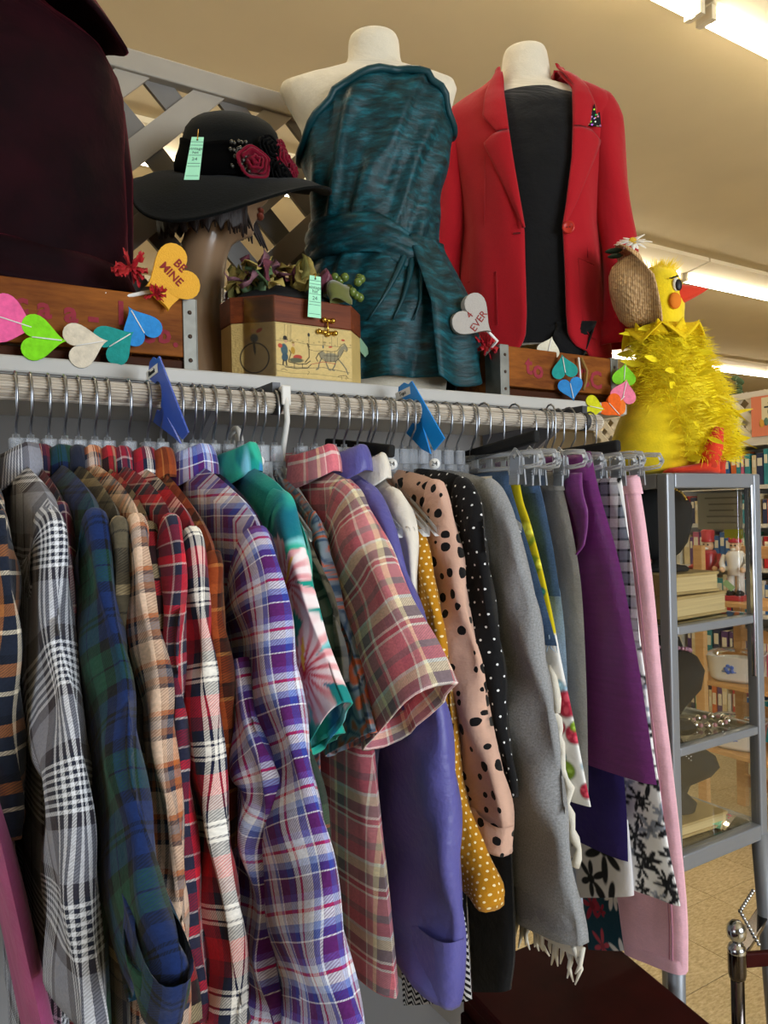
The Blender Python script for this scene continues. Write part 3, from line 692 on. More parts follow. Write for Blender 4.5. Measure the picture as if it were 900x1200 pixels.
# ------------------------------------------------------------------ hangers and clothes
EDGE={
 'mauve':(0.072,[(0.826,1.080),(0.745,1.065),(0.672,1.055),(0.604,1.039)]),
 'navy':(0.075,[(.95,1.47),(.85,1.44),(.76,1.40),(.75,1.34),(.752,1.25),(.76,1.16),(.77,1.11)]),
 'grey':(0.114,[(0.995,1.465),(0.829,1.442),(0.738,1.398),(0.736,1.346),(0.718,1.287),(0.669,1.231),(0.644,1.170),(0.627,1.109),(0.613,1.012)]),
 'maroon':(0.130,[(0.943,1.467),(0.831,1.438),(0.782,1.407),(0.761,1.359),(0.756,1.296),(0.754,1.210),(0.751,1.093),(0.737,0.944)]),
 'watch':(0.150,[(0.886,1.454),(0.768,1.423),(0.732,1.404),(0.712,1.360),(0.676,1.289),(0.637,1.233),(0.603,1.175),(0.571,1.128),(0.538,1.106),(0.523,1.089),(0.543,1.044)]),
 'olive':(0.168,[(0.857,1.448),(0.761,1.418),(0.719,1.394),(0.716,1.328),(0.710,1.252),(0.672,1.185),(0.650,1.120),(0.630,1.058),(0.623,0.993)]),
 'tan':(0.184,[(0.851,1.448),(0.762,1.414),(0.718,1.400),(0.701,1.359),(0.687,1.299),(0.660,1.236),(0.641,1.155),(0.627,1.089),(0.617,0.983)]),
 'cream':(0.203,[(0.876,1.444),(0.788,1.412),(0.749,1.389),(0.734,1.324),(0.726,1.244),(0.699,1.132),(0.677,1.025),(0.658,0.960)]),
 'darkred':(0.218,[(0.861,1.458),(0.759,1.419),(0.726,1.396),(0.715,1.340),(0.717,1.244),(0.715,1.164),(0.697,1.051),(0.681,0.942)]),
 'red':(0.244,[(0.870,1.456),(0.779,1.413),(0.738,1.379),(0.723,1.338),(0.719,1.289),(0.702,1.218),(0.695,1.148),(0.683,1.088),(0.666,1.018),(0.650,0.942)]),
 'rust':(0.268,[(0.870,1.444),(0.777,1.397),(0.746,1.348),(0.745,1.301),(0.739,1.233),(0.731,1.065)]),
 'purple':(0.310,[(0.845,1.455),(0.770,1.412),(0.728,1.377),(0.710,1.351),(0.693,1.302),(0.680,1.237),(0.657,1.186),(0.623,1.125),(0.601,1.072),(0.579,1.029),(0.552,0.969)]),
 'dfloral':(0.338,[(0.878,1.450),(0.814,1.413),(0.776,1.370),(0.760,1.320),(0.742,1.259)]),
 'green':(0.355,[(0.880,1.435),(0.826,1.383),(0.798,1.326),(0.759,1.217),(0.709,1.121),(0.692,1.048),(0.683,0.975)]),
 'haw':(0.375,[(0.887,1.456),(0.807,1.419),(0.788,1.383),(0.763,1.327),(0.735,1.274),(0.708,1.233),(0.685,1.209)]),
 'teal':(0.395,[(0.894,1.446),(0.834,1.408),(0.802,1.353),(0.780,1.266),(0.757,1.203),(0.735,1.161)]),
 'brown':(0.425,[(0.922,1.431),(0.862,1.370),(0.815,1.310),(0.783,1.253),(0.771,1.206)]),
 'paisley':(0.445,[(0.924,1.448),(0.859,1.380),(0.815,1.278),(0.776,1.212),(0.745,1.152)]),
 'pink':(0.485,[(0.914,1.470),(0.840,1.430),(0.820,1.409),(0.793,1.377),(0.751,1.330),(0.709,1.275),(0.664,1.216)]),
 'peri':(0.540,[(0.978,1.476),(0.885,1.429),(0.848,1.383),(0.818,1.318),(0.772,1.242),(0.740,1.165),(0.728,1.047),(0.723,0.948),(0.722,0.849),(0.730,0.813)]),
 'white':(0.580,[(0.949,1.456),(0.887,1.425),(0.863,1.388),(0.853,1.330),(0.852,1.259)]),
 'mustard':(0.605,[(0.943,1.443),(0.883,1.387),(0.860,1.346),(0.843,1.283),(0.827,1.194),(0.803,1.086),(0.782,1.015),(0.755,0.970),(0.725,0.940),(0.726,0.912)]),
 'dots':(0.640,[(0.927,1.464),(0.869,1.436),(0.848,1.374),(0.823,1.282),(0.790,1.173),(0.768,1.089),(0.743,1.025),(0.752,0.959)]),
 'black':(0.675,[(0.901,1.460),(0.856,1.443),(0.830,1.409),(0.818,1.350),(0.804,1.235),(0.787,1.112),(0.772,1.019)]),
 'tee':(0.720,[(0.898,1.469),(0.841,1.433),(0.815,1.396),(0.796,1.337),(0.777,1.257),(0.755,1.168),(0.735,1.060),(0.722,0.975),(0.708,0.904),(0.700,0.844)]),
}
BOT={
 'chev':(0.620,[(0.857,0.929),(0.813,0.855),(0.802,0.757)],[(0.966,0.889),(0.970,0.786),(0.964,0.666)]),
 'blackskirt':(0.690,[(0.810,1.045),(0.800,0.932),(0.798,0.806),(0.808,0.742)],[(0.927,1.014),(0.901,0.895),(0.888,0.701)]),
 'denimshort':(0.800,[(0.915,1.458),(0.897,1.409),(0.869,1.343),(0.848,1.293),(0.830,1.244),(0.814,1.200)],[]),
 'yfloral':(0.830,[(0.923,1.450),(0.913,1.411),(0.898,1.379),(0.877,1.320),(0.852,1.235),(0.835,1.164),(0.809,1.068),(0.785,0.969)],[]),
 'denim':(0.860,[(0.916,1.460),(0.898,1.408),(0.880,1.341),(0.866,1.263)],[(1.004,1.461),(0.994,1.410),(0.975,1.338),(0.968,1.246)]),
 'denimlight':(0.868,[(0.875,1.274),(0.868,1.221),(0.864,1.155),(0.863,1.076)],[(0.966,1.267),(0.957,1.211),(0.949,1.142),(0.942,1.052)]),
 'trouser':(0.895,[(0.898,1.458),(0.873,1.366),(0.856,1.273),(0.850,1.127),(0.850,0.955)],[(0.989,1.453),(0.982,1.366),(0.964,1.265),(0.949,1.110),(0.945,0.919)]),
 'purskirt':(0.935,[(0.869,1.488),(0.845,1.406),(0.814,1.313),(0.786,1.185),(0.769,1.085),(0.753,0.988)],[(0.944,1.473),(0.930,1.407),(0.914,1.308),(0.909,1.168),(0.903,1.057),(0.894,0.929)]),
 'indigo':(0.955,[(0.836,1.013),(0.829,0.921),(0.828,0.841)],[(0.984,0.976),(0.977,0.874),(0.969,0.818)]),
 'bwfloral':(0.990,[(0.854,1.447),(0.842,1.336),(0.829,1.227),(0.814,1.121),(0.798,0.990),(0.779,0.877),(0.761,0.789)],[(0.905,1.442),(0.909,1.305),(0.913,1.161),(0.917,1.030),(0.920,0.928),(0.924,0.811),(0.897,0.709)]),
 'bwplaid':(0.975,[(0.852,1.447),(0.832,1.364),(0.818,1.257),(0.812,1.177)],[(0.929,1.443),(0.912,1.364),(0.916,1.249),(0.919,1.155)]),
 'jeans':(1.050,[(0.873,1.451),(0.858,1.362),(0.844,1.249),(0.831,1.110),(0.816,0.973),(0.802,0.840),(0.795,0.733),(0.796,0.650)],[(0.930,1.448),(0.933,1.361),(0.937,1.241),(0.941,1.090),(0.943,0.939),(0.940,0.789),(0.929,0.704),(0.920,0.629)]),
 'tealfloral':(1.075,[(0.933,0.785),(0.932,0.695),(0.930,0.617)],[(1.046,0.744),(1.040,0.650),(1.030,0.571)]),
 'bwlow':(0.965,[(0.836,0.903),(0.830,0.838),(0.828,0.785)],[(0.953,0.865),(0.949,0.793),(0.945,0.736)]),
 'div1':(0.283,[(1.044,1.588),(1.034,1.607),(1.017,1.611),(1.002,1.605),(0.990,1.607),(0.879,1.498),(0.902,1.492),(0.943,1.530)],[]),
 'div2':(0.688,[(1.072,1.586),(1.068,1.603),(1.053,1.606),(1.040,1.603),(1.032,1.607),(0.960,1.515),(0.993,1.494),(1.042,1.546)],[]),
}

def hook_pts(X, z0=1.498):
    P = [(X, 1.0, z0), (X, .999, z0+.010), (X, .992, z0+.020), (X, .983, z0+.030), (X, .9805, RZ-.008)]
    for k in range(8):
        a = R(185-k*28); P.append((X, 1.0+.0185*math.cos(a), RZ+.0185*math.sin(a)))
    return P
def hanger_proto():
    t = thing('clear_hanger', (0, 1.0, 1.46), 0)
    MB().tube([(p[0], p[1], p[2]) for p in hook_pts(0)], .0017, 6).build('hook', steel, t)
    m = MB()
    # ribbed neck block
    m.box((0, 1, 1.482), (.014, .026, .030)); m.box((0, 1, 1.463), (.017, .040, .022))
    for k in (-1, 0, 1): m.box((0, 1+k*.009, 1.480), (.0165, .004, .034))
    for e in (-1, 1):
        pts = [(0, 1+e*.012, 1.460), (0, 1+e*.04, 1.434), (0, 1+e*.09, 1.405), (0, 1+e*.14, 1.372)]
        P = []
        for (x, y, z) in pts: P.append([(-.006, y, z-.007), (.006, y, z-.007), (.006, y, z+.006), (.002, y, z+.006), (.002, y, z-.003), (-.002, y, z-.003), (-.002, y, z+.006), (-.006, y, z+.006)])
        m.grid(P, cu=True)
    m.build('body', clear, t, smooth=False, bevel=.0015)
    MB().tube([(0, 1, 1.488), (0, 1, 1.502)], .0045, 10).build('swivel', clear, t)
    return t
proto_h = hanger_proto(); used_h = [False]
def hanger(X, label, dy=0, rz=0):
    if not used_h[0]: o = proto_h; used_h[0] = True
    else: o = copy_tree(proto_h)
    o.location = (X, 1.0, 1.46); o.rotation_euler = (0, 0, rz)
    tag(o, label, 'hanger', 'clear plastic hangers on the rail'); return o
def fold(rs, amp):
    ks = [(rs.uniform(8, 30), rs.uniform(0, 6.28), rs.uniform(.4, 1)) for _ in range(4)]
    js = [(rs.uniform(12, 40), rs.uniform(10, 40), rs.uniform(0, 6.28), rs.uniform(.3, .8)) for _ in range(4)]
    def f(u, v):
        a = sum(w*np.sin(k*u*10/10+p+1.5*np.sin(v*4+p)) for k, p, w in ks)*amp/2
        b = sum(w*np.sin(k*u+q*v+p) for k, q, p, w in js)*amp/5
        return a+b
    return f
def shell(mb, X, near, far, th, rs, nu=36, nv=48, crown=0, amp=.004, dip=0, lean=0, openb=True, ekink=6, hem_wave=0, mi=0, sp=1.0):
    """garment body: two cloth layers between a near and a far edge, joined at the sides and along the top"""
    N = spl(near, nv); Fp = spl(far, nv)
    S = np.linspace(0, 1, nu)**sp; ff = fold(rs, amp); fb = fold(rs, amp)
    ztop = N[0, 1]
    for side in (-1, 1):
        P = []; U = []
        for i in range(nv):
            t = i/(nv-1); rowp = []; rowu = []
            for j, s in enumerate(S):
                y = N[i, 0]*(1-s)+Fp[i, 0]*s; z = N[i, 1]*(1-s)+Fp[i, 1]*s
                c = (1-abs(2*s-1)); z += crown*(c**.6)*(1-t)**3 - dip*math.exp(-((s-.5)/.09)**2)*(1-t)**8
                if hem_wave: z += hem_wave*math.sin(9*s+2)*t**6
                w_ = max(0, 1-abs(2*s-1)**ekink)**.5*min(1, (t/.022))**.5
                f = (ff if side < 0 else fb)(y, z)*min(1, .25+t)
                g = ff(y, z)*.6
                x = X + lean*(ztop-z) + side*th/2*w_ + side*abs(f)*w_*.8 + g*(1 if w_ > .1 else .3)*min(1, t*3)
                rowp.append((x, y, z)); rowu.append((y, z))
            P.append(rowp); U.append(rowu)
        if side > 0: P = [r[::-1] for r in P]; U = [r[::-1] for r in U]
        mb.grid(P, U, mi=mi)
    return mb
def sleeve(mb, X, edge, w0, w1, b, rs, n=56, seg=22, amp=.004, hem_in=True, lean=0, ztop=1.46, bulge=None, b1=None, kinks=0, mi=0, b0=None):
    E = spl(edge, n); T = np.gradient(E, axis=0); T /= np.linalg.norm(T, axis=1)[:, None]
    Nn = np.stack([-T[:, 1], T[:, 0]], 1)
    if Nn[n//2, 0] < 0: Nn = -Nn
    for _ in range(10): Nn[1:-1] = (Nn[:-2]+Nn[1:-1]+Nn[2:])/3
    Nn /= np.linalg.norm(Nn, axis=1)[:, None]
    L = np.r_[0, np.cumsum(np.linalg.norm(np.diff(E, axis=0), axis=1))]
    P = []; U = []; b1 = b if b1 is None else b1
    ph = [rs.uniform(0, 6.28) for _ in range(6)]; bs = b if b0 is None else b0
    A = [2*math.pi*k/seg-.6*math.pi for k in range(seg+1)]; iz = int(round(.3*seg))
    for i in range(n):
        t = i/(n-1); hw = (w0*(1-t)+w1*t)/2
        if bulge: hw *= bulge(t)
        hw *= 1+.05*math.sin(9*t+ph[0])
        if t < .16: hw *= .55+.45*math.sin(t/.16*math.pi/2)
        gt = min(1, t/.4); gt = gt*gt*(3-2*gt); bb = bs*(1-gt)+gt*(b*(1-t)+b1*t)
        c = E[i]+Nn[i]*hw; rp = []; cum = [0.0]; q2 = None
        for a in A:
            ca, sa = math.cos(a), math.sin(a)
            o_ = -math.copysign(abs(ca)**.8, ca)*hw; x = -math.copysign(abs(sa)**.7, sa)*bb
            if q2 is not None: cum.append(cum[-1]+math.hypot(o_-q2[0], x-q2[1]))
            q2 = (o_, x)
            d = amp*(math.sin(22*L[i]*(1+.3*ca)+5*a+ph[1])+.8*math.sin(13*L[i]+2*a+ph[2])+.5*math.sin(47*L[i]-3*a+ph[3]))*min(1, t*4)
            if kinks: d += kinks*(math.sin(60*L[i]+2.5*math.sin(a)+ph[4])+.6*math.sin(33*L[i]-3.5*math.cos(a)+ph[5]))*max(0, math.sin(a+.4))*t
            x += (-d if x < 0 else d)
            p = c+Nn[i]*o_
            rp.append((X+lean*(ztop-p[1])+x, p[0], p[1]))
        z_ = cum[iz]; P.append(rp); U.append([(q_-z_, -L[i]) for q_ in cum])
    if hem_in:
        last = np.array(P[-1]); cc = last.mean(0); prev = np.array(P[-6])
        P.append([tuple(cc+(q-cc)*.93) for q in last]); U.append([(u, v-.002) for u, v in U[-1]])
        cp = prev.mean(0); P.append([tuple(cp+(q-cp)*.88) for q in prev]); U.append([(u, v+.05) for u, v in U[-1]])
    mb.grid(P, U, mi=mi); return mb
def collar_mb(X, zc, ry=.07, rx=.016, stand=.012, fall=.032, open_=.35, point=.014, lean=0):
    """stand-and-fall shirt collar, front opening towards -X"""
    m = MB(); P = []; U = []; n = 110
    for k in range(n+1):
        a = math.pi + open_ + (2*math.pi-2*open_)*k/n
        fr = max(0, -math.cos(a)); row = []; ru = []
        prof = spl([(0, -.012), (0, stand*.5), (.0005, stand*.9), (.005, stand+.005), (.0105, stand-.003), (.0145, stand-fall*.5), (.016+.006*fr, stand-fall-point*fr**2)], 22)
        for (dr, dz) in prof:
            row.append((X+(rx+dr*.7)*math.cos(a), 1.0+(ry+dr*1.2)*math.sin(a), zc+dz-.014*fr)); ru.append((a*.075, dz+dr))
        P.append(row); U.append(ru)
    m.grid(P, U); return m
def shirt(key, name, label, mat, cat='shirt', hem=.78, w0=.155, w1=.115, b=.015, th=.014, S=2, collar=True, bodyin=.035, long=True, amp=.004, paint=None,
          seg=22, n=56, nu=36, nv=48, cuff=None, neckz=1.474, cmat=None, b1=None, kinks=.0014, bulge=None, cry=.062, far_sleeve=True, hang=True, body_near=None, group=None, buttons=0, cuffk=.92):
    X, E = EDGE[key]; rs = np.random.RandomState(abs(hash_(key)) % 9999)
    t = thing(name, (X, 1.0, hem), 0, label, cat, group)
    E = [tuple(p) for p in E]; sh = E[S]
    st = (E[S][0]+.004, E[S][1]+.004)
    near = body_near or [(st[0]+.006, st[1]-.002), (st[0]+bodyin*.6, st[1]-.06), (st[0]+bodyin, st[1]-.18), (st[0]+bodyin*.7, (st[1]+hem)/2), (st[0]+bodyin*.5, hem)]
    fy = 1.19
    far = [(fy, st[1]-.002), (fy, st[1]-.06), (fy+.005, st[1]-.18), (fy+.01, (st[1]+hem)/2), (fy+.01, hem)]
    if len(near) != len(far): far = [(fy, z) for (_, z) in near]
    m = shell(MB(), X, near, far, th, rs, nu, nv, crown=neckz-st[1], amp=amp, dip=.012)
    m.build('body', mat, t, paint=paint)
    e2 = E[max(0, S-1):]
    e2 = [(e2[0][0]*.35+e2[1][0]*.65, e2[0][1]*.35+e2[1][1]*.65)]+e2[1:]
    m = sleeve(MB(), X, e2, w0, w1, b, rs, n, seg, amp=min(amp, .0042), b1=b1, kinks=kinks, bulge=bulge, b0=th/2+.0012)
    sl = m.build('sleeve', mat, t, paint=paint)
    if cuff:
        k = cuff; P2 = spl(e2, 40)[-k:]
        mc = sleeve(MB(), X, [tuple(p+np.array([-.001-.5*w1*(cuffk-.92), 0])) for p in P2], w1*cuffk, w1*(cuffk-.05), (b1 or b)*1.05*max(1, cuffk), rs, 14, seg, amp=.001, bulge=None); mc.build('cuff', cmat or mat, sl, paint=paint)
    if far_sleeve:
        zb = e2[-1][1]
        fe = [(1.15, st[1]+.004), (1.20, st[1]-.03), (1.215, st[1]-.10), (1.22, (st[1]+zb)/2-.03), (1.23, zb)]
        E3 = [(2-y, z) for y, z in fe]
        mm_ = sleeve(MB(), X, E3, w0*.8, w1*.8, b*.8, rs, 16, 12, amp=.002); mm_.v = [(p[0], 2-p[1], p[2]) for p in mm_.v]
        mm_.build('sleeve', mat, t, paint=paint)
    if collar:
        o = solid(collar_mb(X, neckz-.006, ry=cry, rx=max(.011, th*.8)).build('collar', cmat or mat, t, paint=paint), .0016)
    if buttons:
        m = MB()
        for k in range(buttons): m.ball((X-th/2-.004, 1.0, neckz-.10-.09*k), .005, 8, 5, (.4, 1, 1)); 
        m.build('buttons', white_pl, t)
    if hang: hanger(X, 'clear plastic hanger holding the %s' % label.split(',')[0].split(' with ')[0])
    return t
def hash_(s):
    v = 7
    for c in s: v = (v*131+ord(c)) % 1000003
    return v

# ---- plaids (stripe widths in cm)
GLEN = plaid('flannel_grey_check', [(4.0, '#8e909c'), (1.1, '#3a343b')]+[(.32, '#e6e8ee'), (.34, '#262a3a')]*7+[(1.1, '#3a343b')])
NAVYOR = plaid('flannel_navy_tan', [(2.2, '#1c2333'), (.5, '#e3d7bf'), (1.6, '#1c2333'), (1.4, '#a86a38'), (1, '#10131c')], k=0.8)
MAROON = plaid('flannel_maroon', [(3, '#5c1228'), (.3, '#b9a7a7'), (1.6, '#232144'), (.9, '#8d2036'), (.3, '#c7b39a'), (2, '#1b1a33')], k=0.7)
WATCH = plaid('flannel_blackwatch', [(2.4, '#13295c'), (.5, '#0a0d14'), (.5, '#13295c'), (.5, '#0a0d14'), (2.4, '#13295c'), (1.6, '#0b0f12'), (2.4, '#164634'), (.3, '#0b0f12'), (2.4, '#164634'), (1.6, '#0b0f12')], k=0.62)
OLIVE = plaid('flannel_olive', [(3, '#14161a'), (2.0, '#5b5342'), (.3, '#14161a'), (2.0, '#5b5342'), (1.3, '#b7a27a'), (1.5, '#3b3428')], k=0.75)
TAN = plaid('flannel_tan_orange', [(2.0, '#e3c4ab'), (.5, '#1d2438'), (.6, '#e3c4ab'), (.5, '#1d2438'), (.8, '#b8622a'), (.9, '#232b42'), (.7, '#8a6a58')],
            [(1.8, '#e3c4ab'), (.5, '#1d2438'), (.8, '#8c5538'), (1.0, '#7d7a80'), (.5, '#1d2438'), (.6, '#b8622a'), (.8, '#d9b79c')], k=0.72)
CREAM = plaid('flannel_cream_red', [(2, '#b3202c'), (.4, '#151313'), (2, '#a99a78'), (.4, '#151313'), (2.2, '#2a1518')], k=0.7)
DKRED = plaid('flannel_dark_red', [(2.2, '#8a1830'), (1.4, '#2a2c42'), (.3, '#d7c9c4'), (1.2, '#cf1f33'), (1.6, '#23253a'), (.3, '#b9a8a8')], k=0.7)
RED = plaid('flannel_red_white', [(2.0, '#c8142b'), (1.3, '#1a1f38'), (.4, '#f3efe6'), (.25, '#1a1f38'), (1.0, '#f3efe6'), (.25, '#1a1f38'), (.4, '#f3efe6'), (1.3, '#1a1f38'), (.8, '#a8142b')],
            [(2.4, '#c8142b'), (1.5, '#1a1f38'), (.4, '#f3efe6'), (.25, '#1a1f38'), (1.0, '#f3efe6'), (.25, '#1a1f38'), (.4, '#f3efe6'), (1.3, '#1a1f38'), (1.6, '#7c1a2c')], k=.8)
RUST = plaid('flannel_rust', [(2.5, '#8a3a18'), (.5, '#b3783f'), (1.6, '#4a2012'), (.5, '#2c150e'), (1.4, '#9c4a20')], k=0.7)
PURPLE = plaid('flannel_purple', [(1.3, '#5a1f66'), (.16, '#eef0fa'), (.6, '#6f82cc'), (.16, '#eef0fa'), (.9, '#dfe6fa'), (.28, '#c02a55'), (.5, '#e6ecfa'), (.16, '#5a1f66'), (.9, '#3542a0')],
               [(1.25, '#5a1f66'), (.14, '#eef0fa'), (.7, '#2e3b98'), (.6, '#93aae6'), (.8, '#eef2fc'), (.28, '#c8234f'), (.6, '#cfd8f6'), (.6, '#6a4ba8')])
GREEN = plaid('shirt_green_check', [(3, '#27392e'), (.35, '#a9542f'), (2, '#43583f'), (.4, '#16211b'), (2, '#1c2c24')])
PINK = plaid('shirt_pink_madras', [(2.6, '#d9707d'), (.5, '#f4e2da'), (.5, '#d9707d'), (2.0, '#7d6a73'), (.7, '#ecdcb4'), (1.2, '#c98a90'), (.3, '#f4e2da'), (1.6, '#c25f70')],
             [(2.2, '#e07f8a'), (.35, '#f6eee6'), (.7, '#c4475c'), (.35, '#f6eee6'), (1.6, '#7a6c72'), (1.3, '#e9dbb8'), (.5, '#e6f0ea'), (1.8, '#d56a7a'), (1.0, '#857078')], k=0.85)
BWPL = plaid('cotton_black_white_check', [(1.4, '#e6e6e8'), (.4, '#17181c'), (1.4, '#8d97a6'), (.4, '#17181c')])

# ---- printed cloth, painted per vertex from the cloth coordinates
def nz(u, v, s, k=0):
    return (np.sin(u*s+1.7*np.sin(v*s*.7+k)+k)+np.sin(v*s*1.1+1.3*np.sin(u*s*.9+2*k)+.5+k))/2
def blot(C, u, v, cu, cv, ru, rv, rot, c, soft=.12, per=None):
    du, dv = u-cu, v-cv
    if per: du = (du+per/2) % per-per/2
    a = du*math.cos(rot)+dv*math.sin(rot); b = -du*math.sin(rot)+dv*math.cos(rot)
    d = np.sqrt((a/ru)**2+(b/rv)**2); f = np.clip((1-d)/soft, 0, 1)[:, None]
    C[:] = C*(1-f)+f*np.asarray(c)
def hibiscus(C, u, v, cu, cv, Rr, rot):
    du, dv = u-cu, v-cv; r = np.hypot(du, dv); th = np.arctan2(dv, du)-rot
    q = np.abs(((th*5/(2*np.pi)) % 1)-.5)*2      # 1 at petal mid-line, 0 between petals
    q = 1-q
    lim = Rr*(.30+.70*np.sqrt(np.clip(1-(1-q)**2, 0, 1)))*(1+.05*np.sin(th*23))
    f = np.clip((lim-r)/(.05*Rr), 0, 1)[:, None]
    t = np.clip(r/Rr, 0, 1)[:, None]
    white = h3('#fbeef0'); pink = h3('#d8123f'); lp = h3('#f29ab4')
    streak = np.clip((np.abs(np.sin(th*7.5))-.62)*3.2, 0, 1)[:, None]*np.clip(1.3-1.25*t, 0, 1)
    base = white*np.ones_like(C); base = base*(1-.5*np.clip(1.1-1.6*t, 0, 1))+lp*.5*np.clip(1.1-1.6*t, 0, 1)
    edge = np.clip(1-(lim-r)/(.16*Rr), 0, 1)[:, None]*np.clip(np.sin(th*5+1.5), 0, 1)[:, None]
    c = base*(1-streak)+pink*streak; c = c*(1-.7*edge)+pink*.7*edge
    cen = np.clip(1.25-t*5.5, 0, 1); c = c*(1-cen)+h3('#b80f30')*cen
    C[:] = C*(1-f)+c*f
    blot(C, u, v, cu+.30*Rr*math.cos(rot+.3), cv+.30*Rr*math.sin(rot+.3), .32*Rr, .05*Rr, rot+.3, h3('#eab63c'))
def p_hawaii(u, v):
    n1 = nz(u, v, 38)[:, None]; n2 = nz(u, v, 70, 2)[:, None]
    C = h3('#0f9d8b')*(.5+.5*n1)+h3('#0b6f86')*(.5-.5*n1)
    for k in range(26):
        r = np.random.RandomState(k+5); cu, cv, a = r.uniform(-.1, 1.3), r.uniform(-.6, 1.5), r.uniform(0, 3)
        blot(C, u, v, cu, cv, .07, .018, a, h3(('#37c2a4', '#8fd8dc', '#0a5a8e', '#14202a')[k % 4]), .5, None)
    for k in range(60):
        r = np.random.RandomState(k+95); cu, cv, a = r.uniform(-.1, .2), r.uniform(-.35, .05), r.uniform(0, 3)
        blot(C, u, v, cu, cv, .045, .011, a, h3(('#2fb79d', '#86d2d8', '#1171a0', '#0c4c66')[k % 4]), .5)
    for k in range(26):
        r = np.random.RandomState(k+300); cu, cv, a = r.uniform(.22, .72), r.uniform(-.04, .04), r.uniform(0, 3)
        blot(C, u, v, cu, cv, .035, .014, a, h3(('#7fcbe0', '#2fb79d', '#10161c', '#2f8fd0')[k % 4]), .4)
    for (cu, cv, Rr, ro) in HIB: hibiscus(C, u, v, cu, cv, Rr, ro)
    return np.clip(C, 0, 1)
HIB = [(.036, -.125, .058, 2.2), (.034, -.225, .062, 1.5), (-.09, -.17, .05, 2), (.8, 1.2, .07, .3), (1.05, 1.1, .07, 1), (.9, .95, .07, 2)]
def p_sprays(seed, base, cols, ulim, vlim, n, size, leafy=True, soft=.25):
    def f(u, v):
        C = np.ones((len(u), 3))*h3(base); C *= (1+.06*nz(u, v, 40))[:, None]
        r = np.random.RandomState(seed)
        for k in range(n):
            cu, cv = r.uniform(*ulim), r.uniform(*vlim); s = size*r.uniform(.6, 1.4); c = h3(cols[r.randint(len(cols))]); ro = r.uniform(0, 6.28)
            m = (np.abs(u-cu) < s*1.6) & (np.abs(v-cv) < s*1.6)
            if not m.any(): continue
            D = C[m]; uu, vv = u[m], v[m]
            if leafy:
                for j in range(6):
                    a = ro+j*1.05+r.uniform(-.2, .2); L = s*r.uniform(.5, 1)
                    blot(D, uu, vv, cu+math.cos(a)*L*.6, cv+math.sin(a)*L*.6, L*.5, s*.15, a, c, soft)
                blot(D, uu, vv, cu, cv, s*.22, s*.22, 0, c*.6, soft)
            else:
                blot(D, uu, vv, cu, cv, s, s*.85, ro, c*.35, .3); blot(D, uu, vv, cu, cv, s*.9, s*.75, ro, c, .2)
                for j in range(4):
                    a = ro+j*1.57; blot(D, uu, vv, cu+math.cos(a)*s*.4, cv+math.sin(a)*s*.4, s*.32, s*.2, a, np.clip(c*1.5+.05, 0, 1), .4)
            C[m] = D
        return np.clip(C, 0, 1)
    return f
def p_paisley(u, v):
    a = nz(u, v, 60, 1); b = nz(u, v, 110, 3)
    C = h3('#7a8694')*np.ones((len(u), 3)); C = C*(1+.2*b[:, None])
    q = np.abs(np.sin(a*7+b*1.5)); f = np.clip((q-.86)*12, 0, 1)[:, None]
    C = C*(1-f)+h3('#c8603c')*f
    q2 = np.abs(np.sin(a*7+b*1.5+1.2)); f2 = np.clip((q2-.9)*12, 0, 1)[:, None]
    return C*(1-f2)+h3('#39506e')*f2
def p_brown(u, v):
    a = nz(u, v, 90, 1); C = h3('#5b5445')*np.ones((len(u), 3)); f = np.clip((np.sin(a*6)-.2)*4, 0, 1)[:, None]
    return C*(1-f)+h3('#2c2a20')*f
PR = printed('printed_cloth')
DENSE = dict(seg=90, n=150, nu=90, nv=110)

# ---- tops, from the left
shirt('navy', 'flannel_shirt', 'navy and tan checked flannel shirt at the left edge, half out of view', NAVYOR, w0=.16, w1=.13, S=2, hem=1.08)
t = thing('mauve_dress', (.03, 1.0, .80), 0, 'plain mauve pink garment hanging at the lower left edge', 'dress')
mv = solidcloth('mauve_cloth', '#a8487a', .7)
shell(MB(), .013, [(.86, 1.43), (.80, 1.36), (.76, 1.25), (.745, 1.10), (.742, 1.0), (.74, .90), (.74, .80)], [(1.14, 1.43), (1.17, 1.36), (1.18, 1.25), (1.18, 1.10), (1.18, 1.0), (1.18, .90), (1.18, .80)], .020, np.random.RandomState(3), crown=.03, lean=.17, amp=.003).build('body', mv, t)
MB().tube([(.013, 1.02, 1.44), (.013, 1.03, 1.462), (.013, 1.06, 1.44)], .003, 6).build('strap', mv, t)
hanger(.013, 'clear plastic hanger holding the mauve garment')
shirt('grey', 'flannel_shirt', 'grey flannel shirt with large white and navy check', GLEN, w0=.17, w1=.15, b=.016, th=.028, hem=.8, amp=.003, cry=.075)
shirt('maroon', 'flannel_shirt', 'dark maroon and navy checked flannel shirt', MAROON, b=.010, th=.019)
shirt('watch', 'flannel_shirt', 'dark navy and green checked flannel shirt with turned-up cuff', WATCH, w0=.17, w1=.12, b=.014, th=.026, amp=.005, kinks=.004, cuff=5, cuffk=1.1)
shirt('olive', 'flannel_shirt', 'black and olive checked flannel shirt with plain navy collar', OLIVE, b=.010, th=.020, cmat=solidcloth('collar_navy', '#1a2033'))
shirt('tan', 'flannel_shirt', 'tan and orange checked flannel shirt with navy lines', TAN, w0=.14, w1=.10, b=.011, th=.021)
shirt('cream', 'flannel_shirt', 'dark red and cream checked flannel shirt', CREAM, b=.010, th=.020)
shirt('darkred', 'flannel_shirt', 'dark red and navy checked flannel shirt', DKRED, w0=.13, w1=.10, b=.012, th=.022)
shirt('red', 'flannel_shirt', 'bright red flannel shirt with black and white check', RED, w0=.16, w1=.12, b=.015, th=.026, amp=.005, kinks=.003)
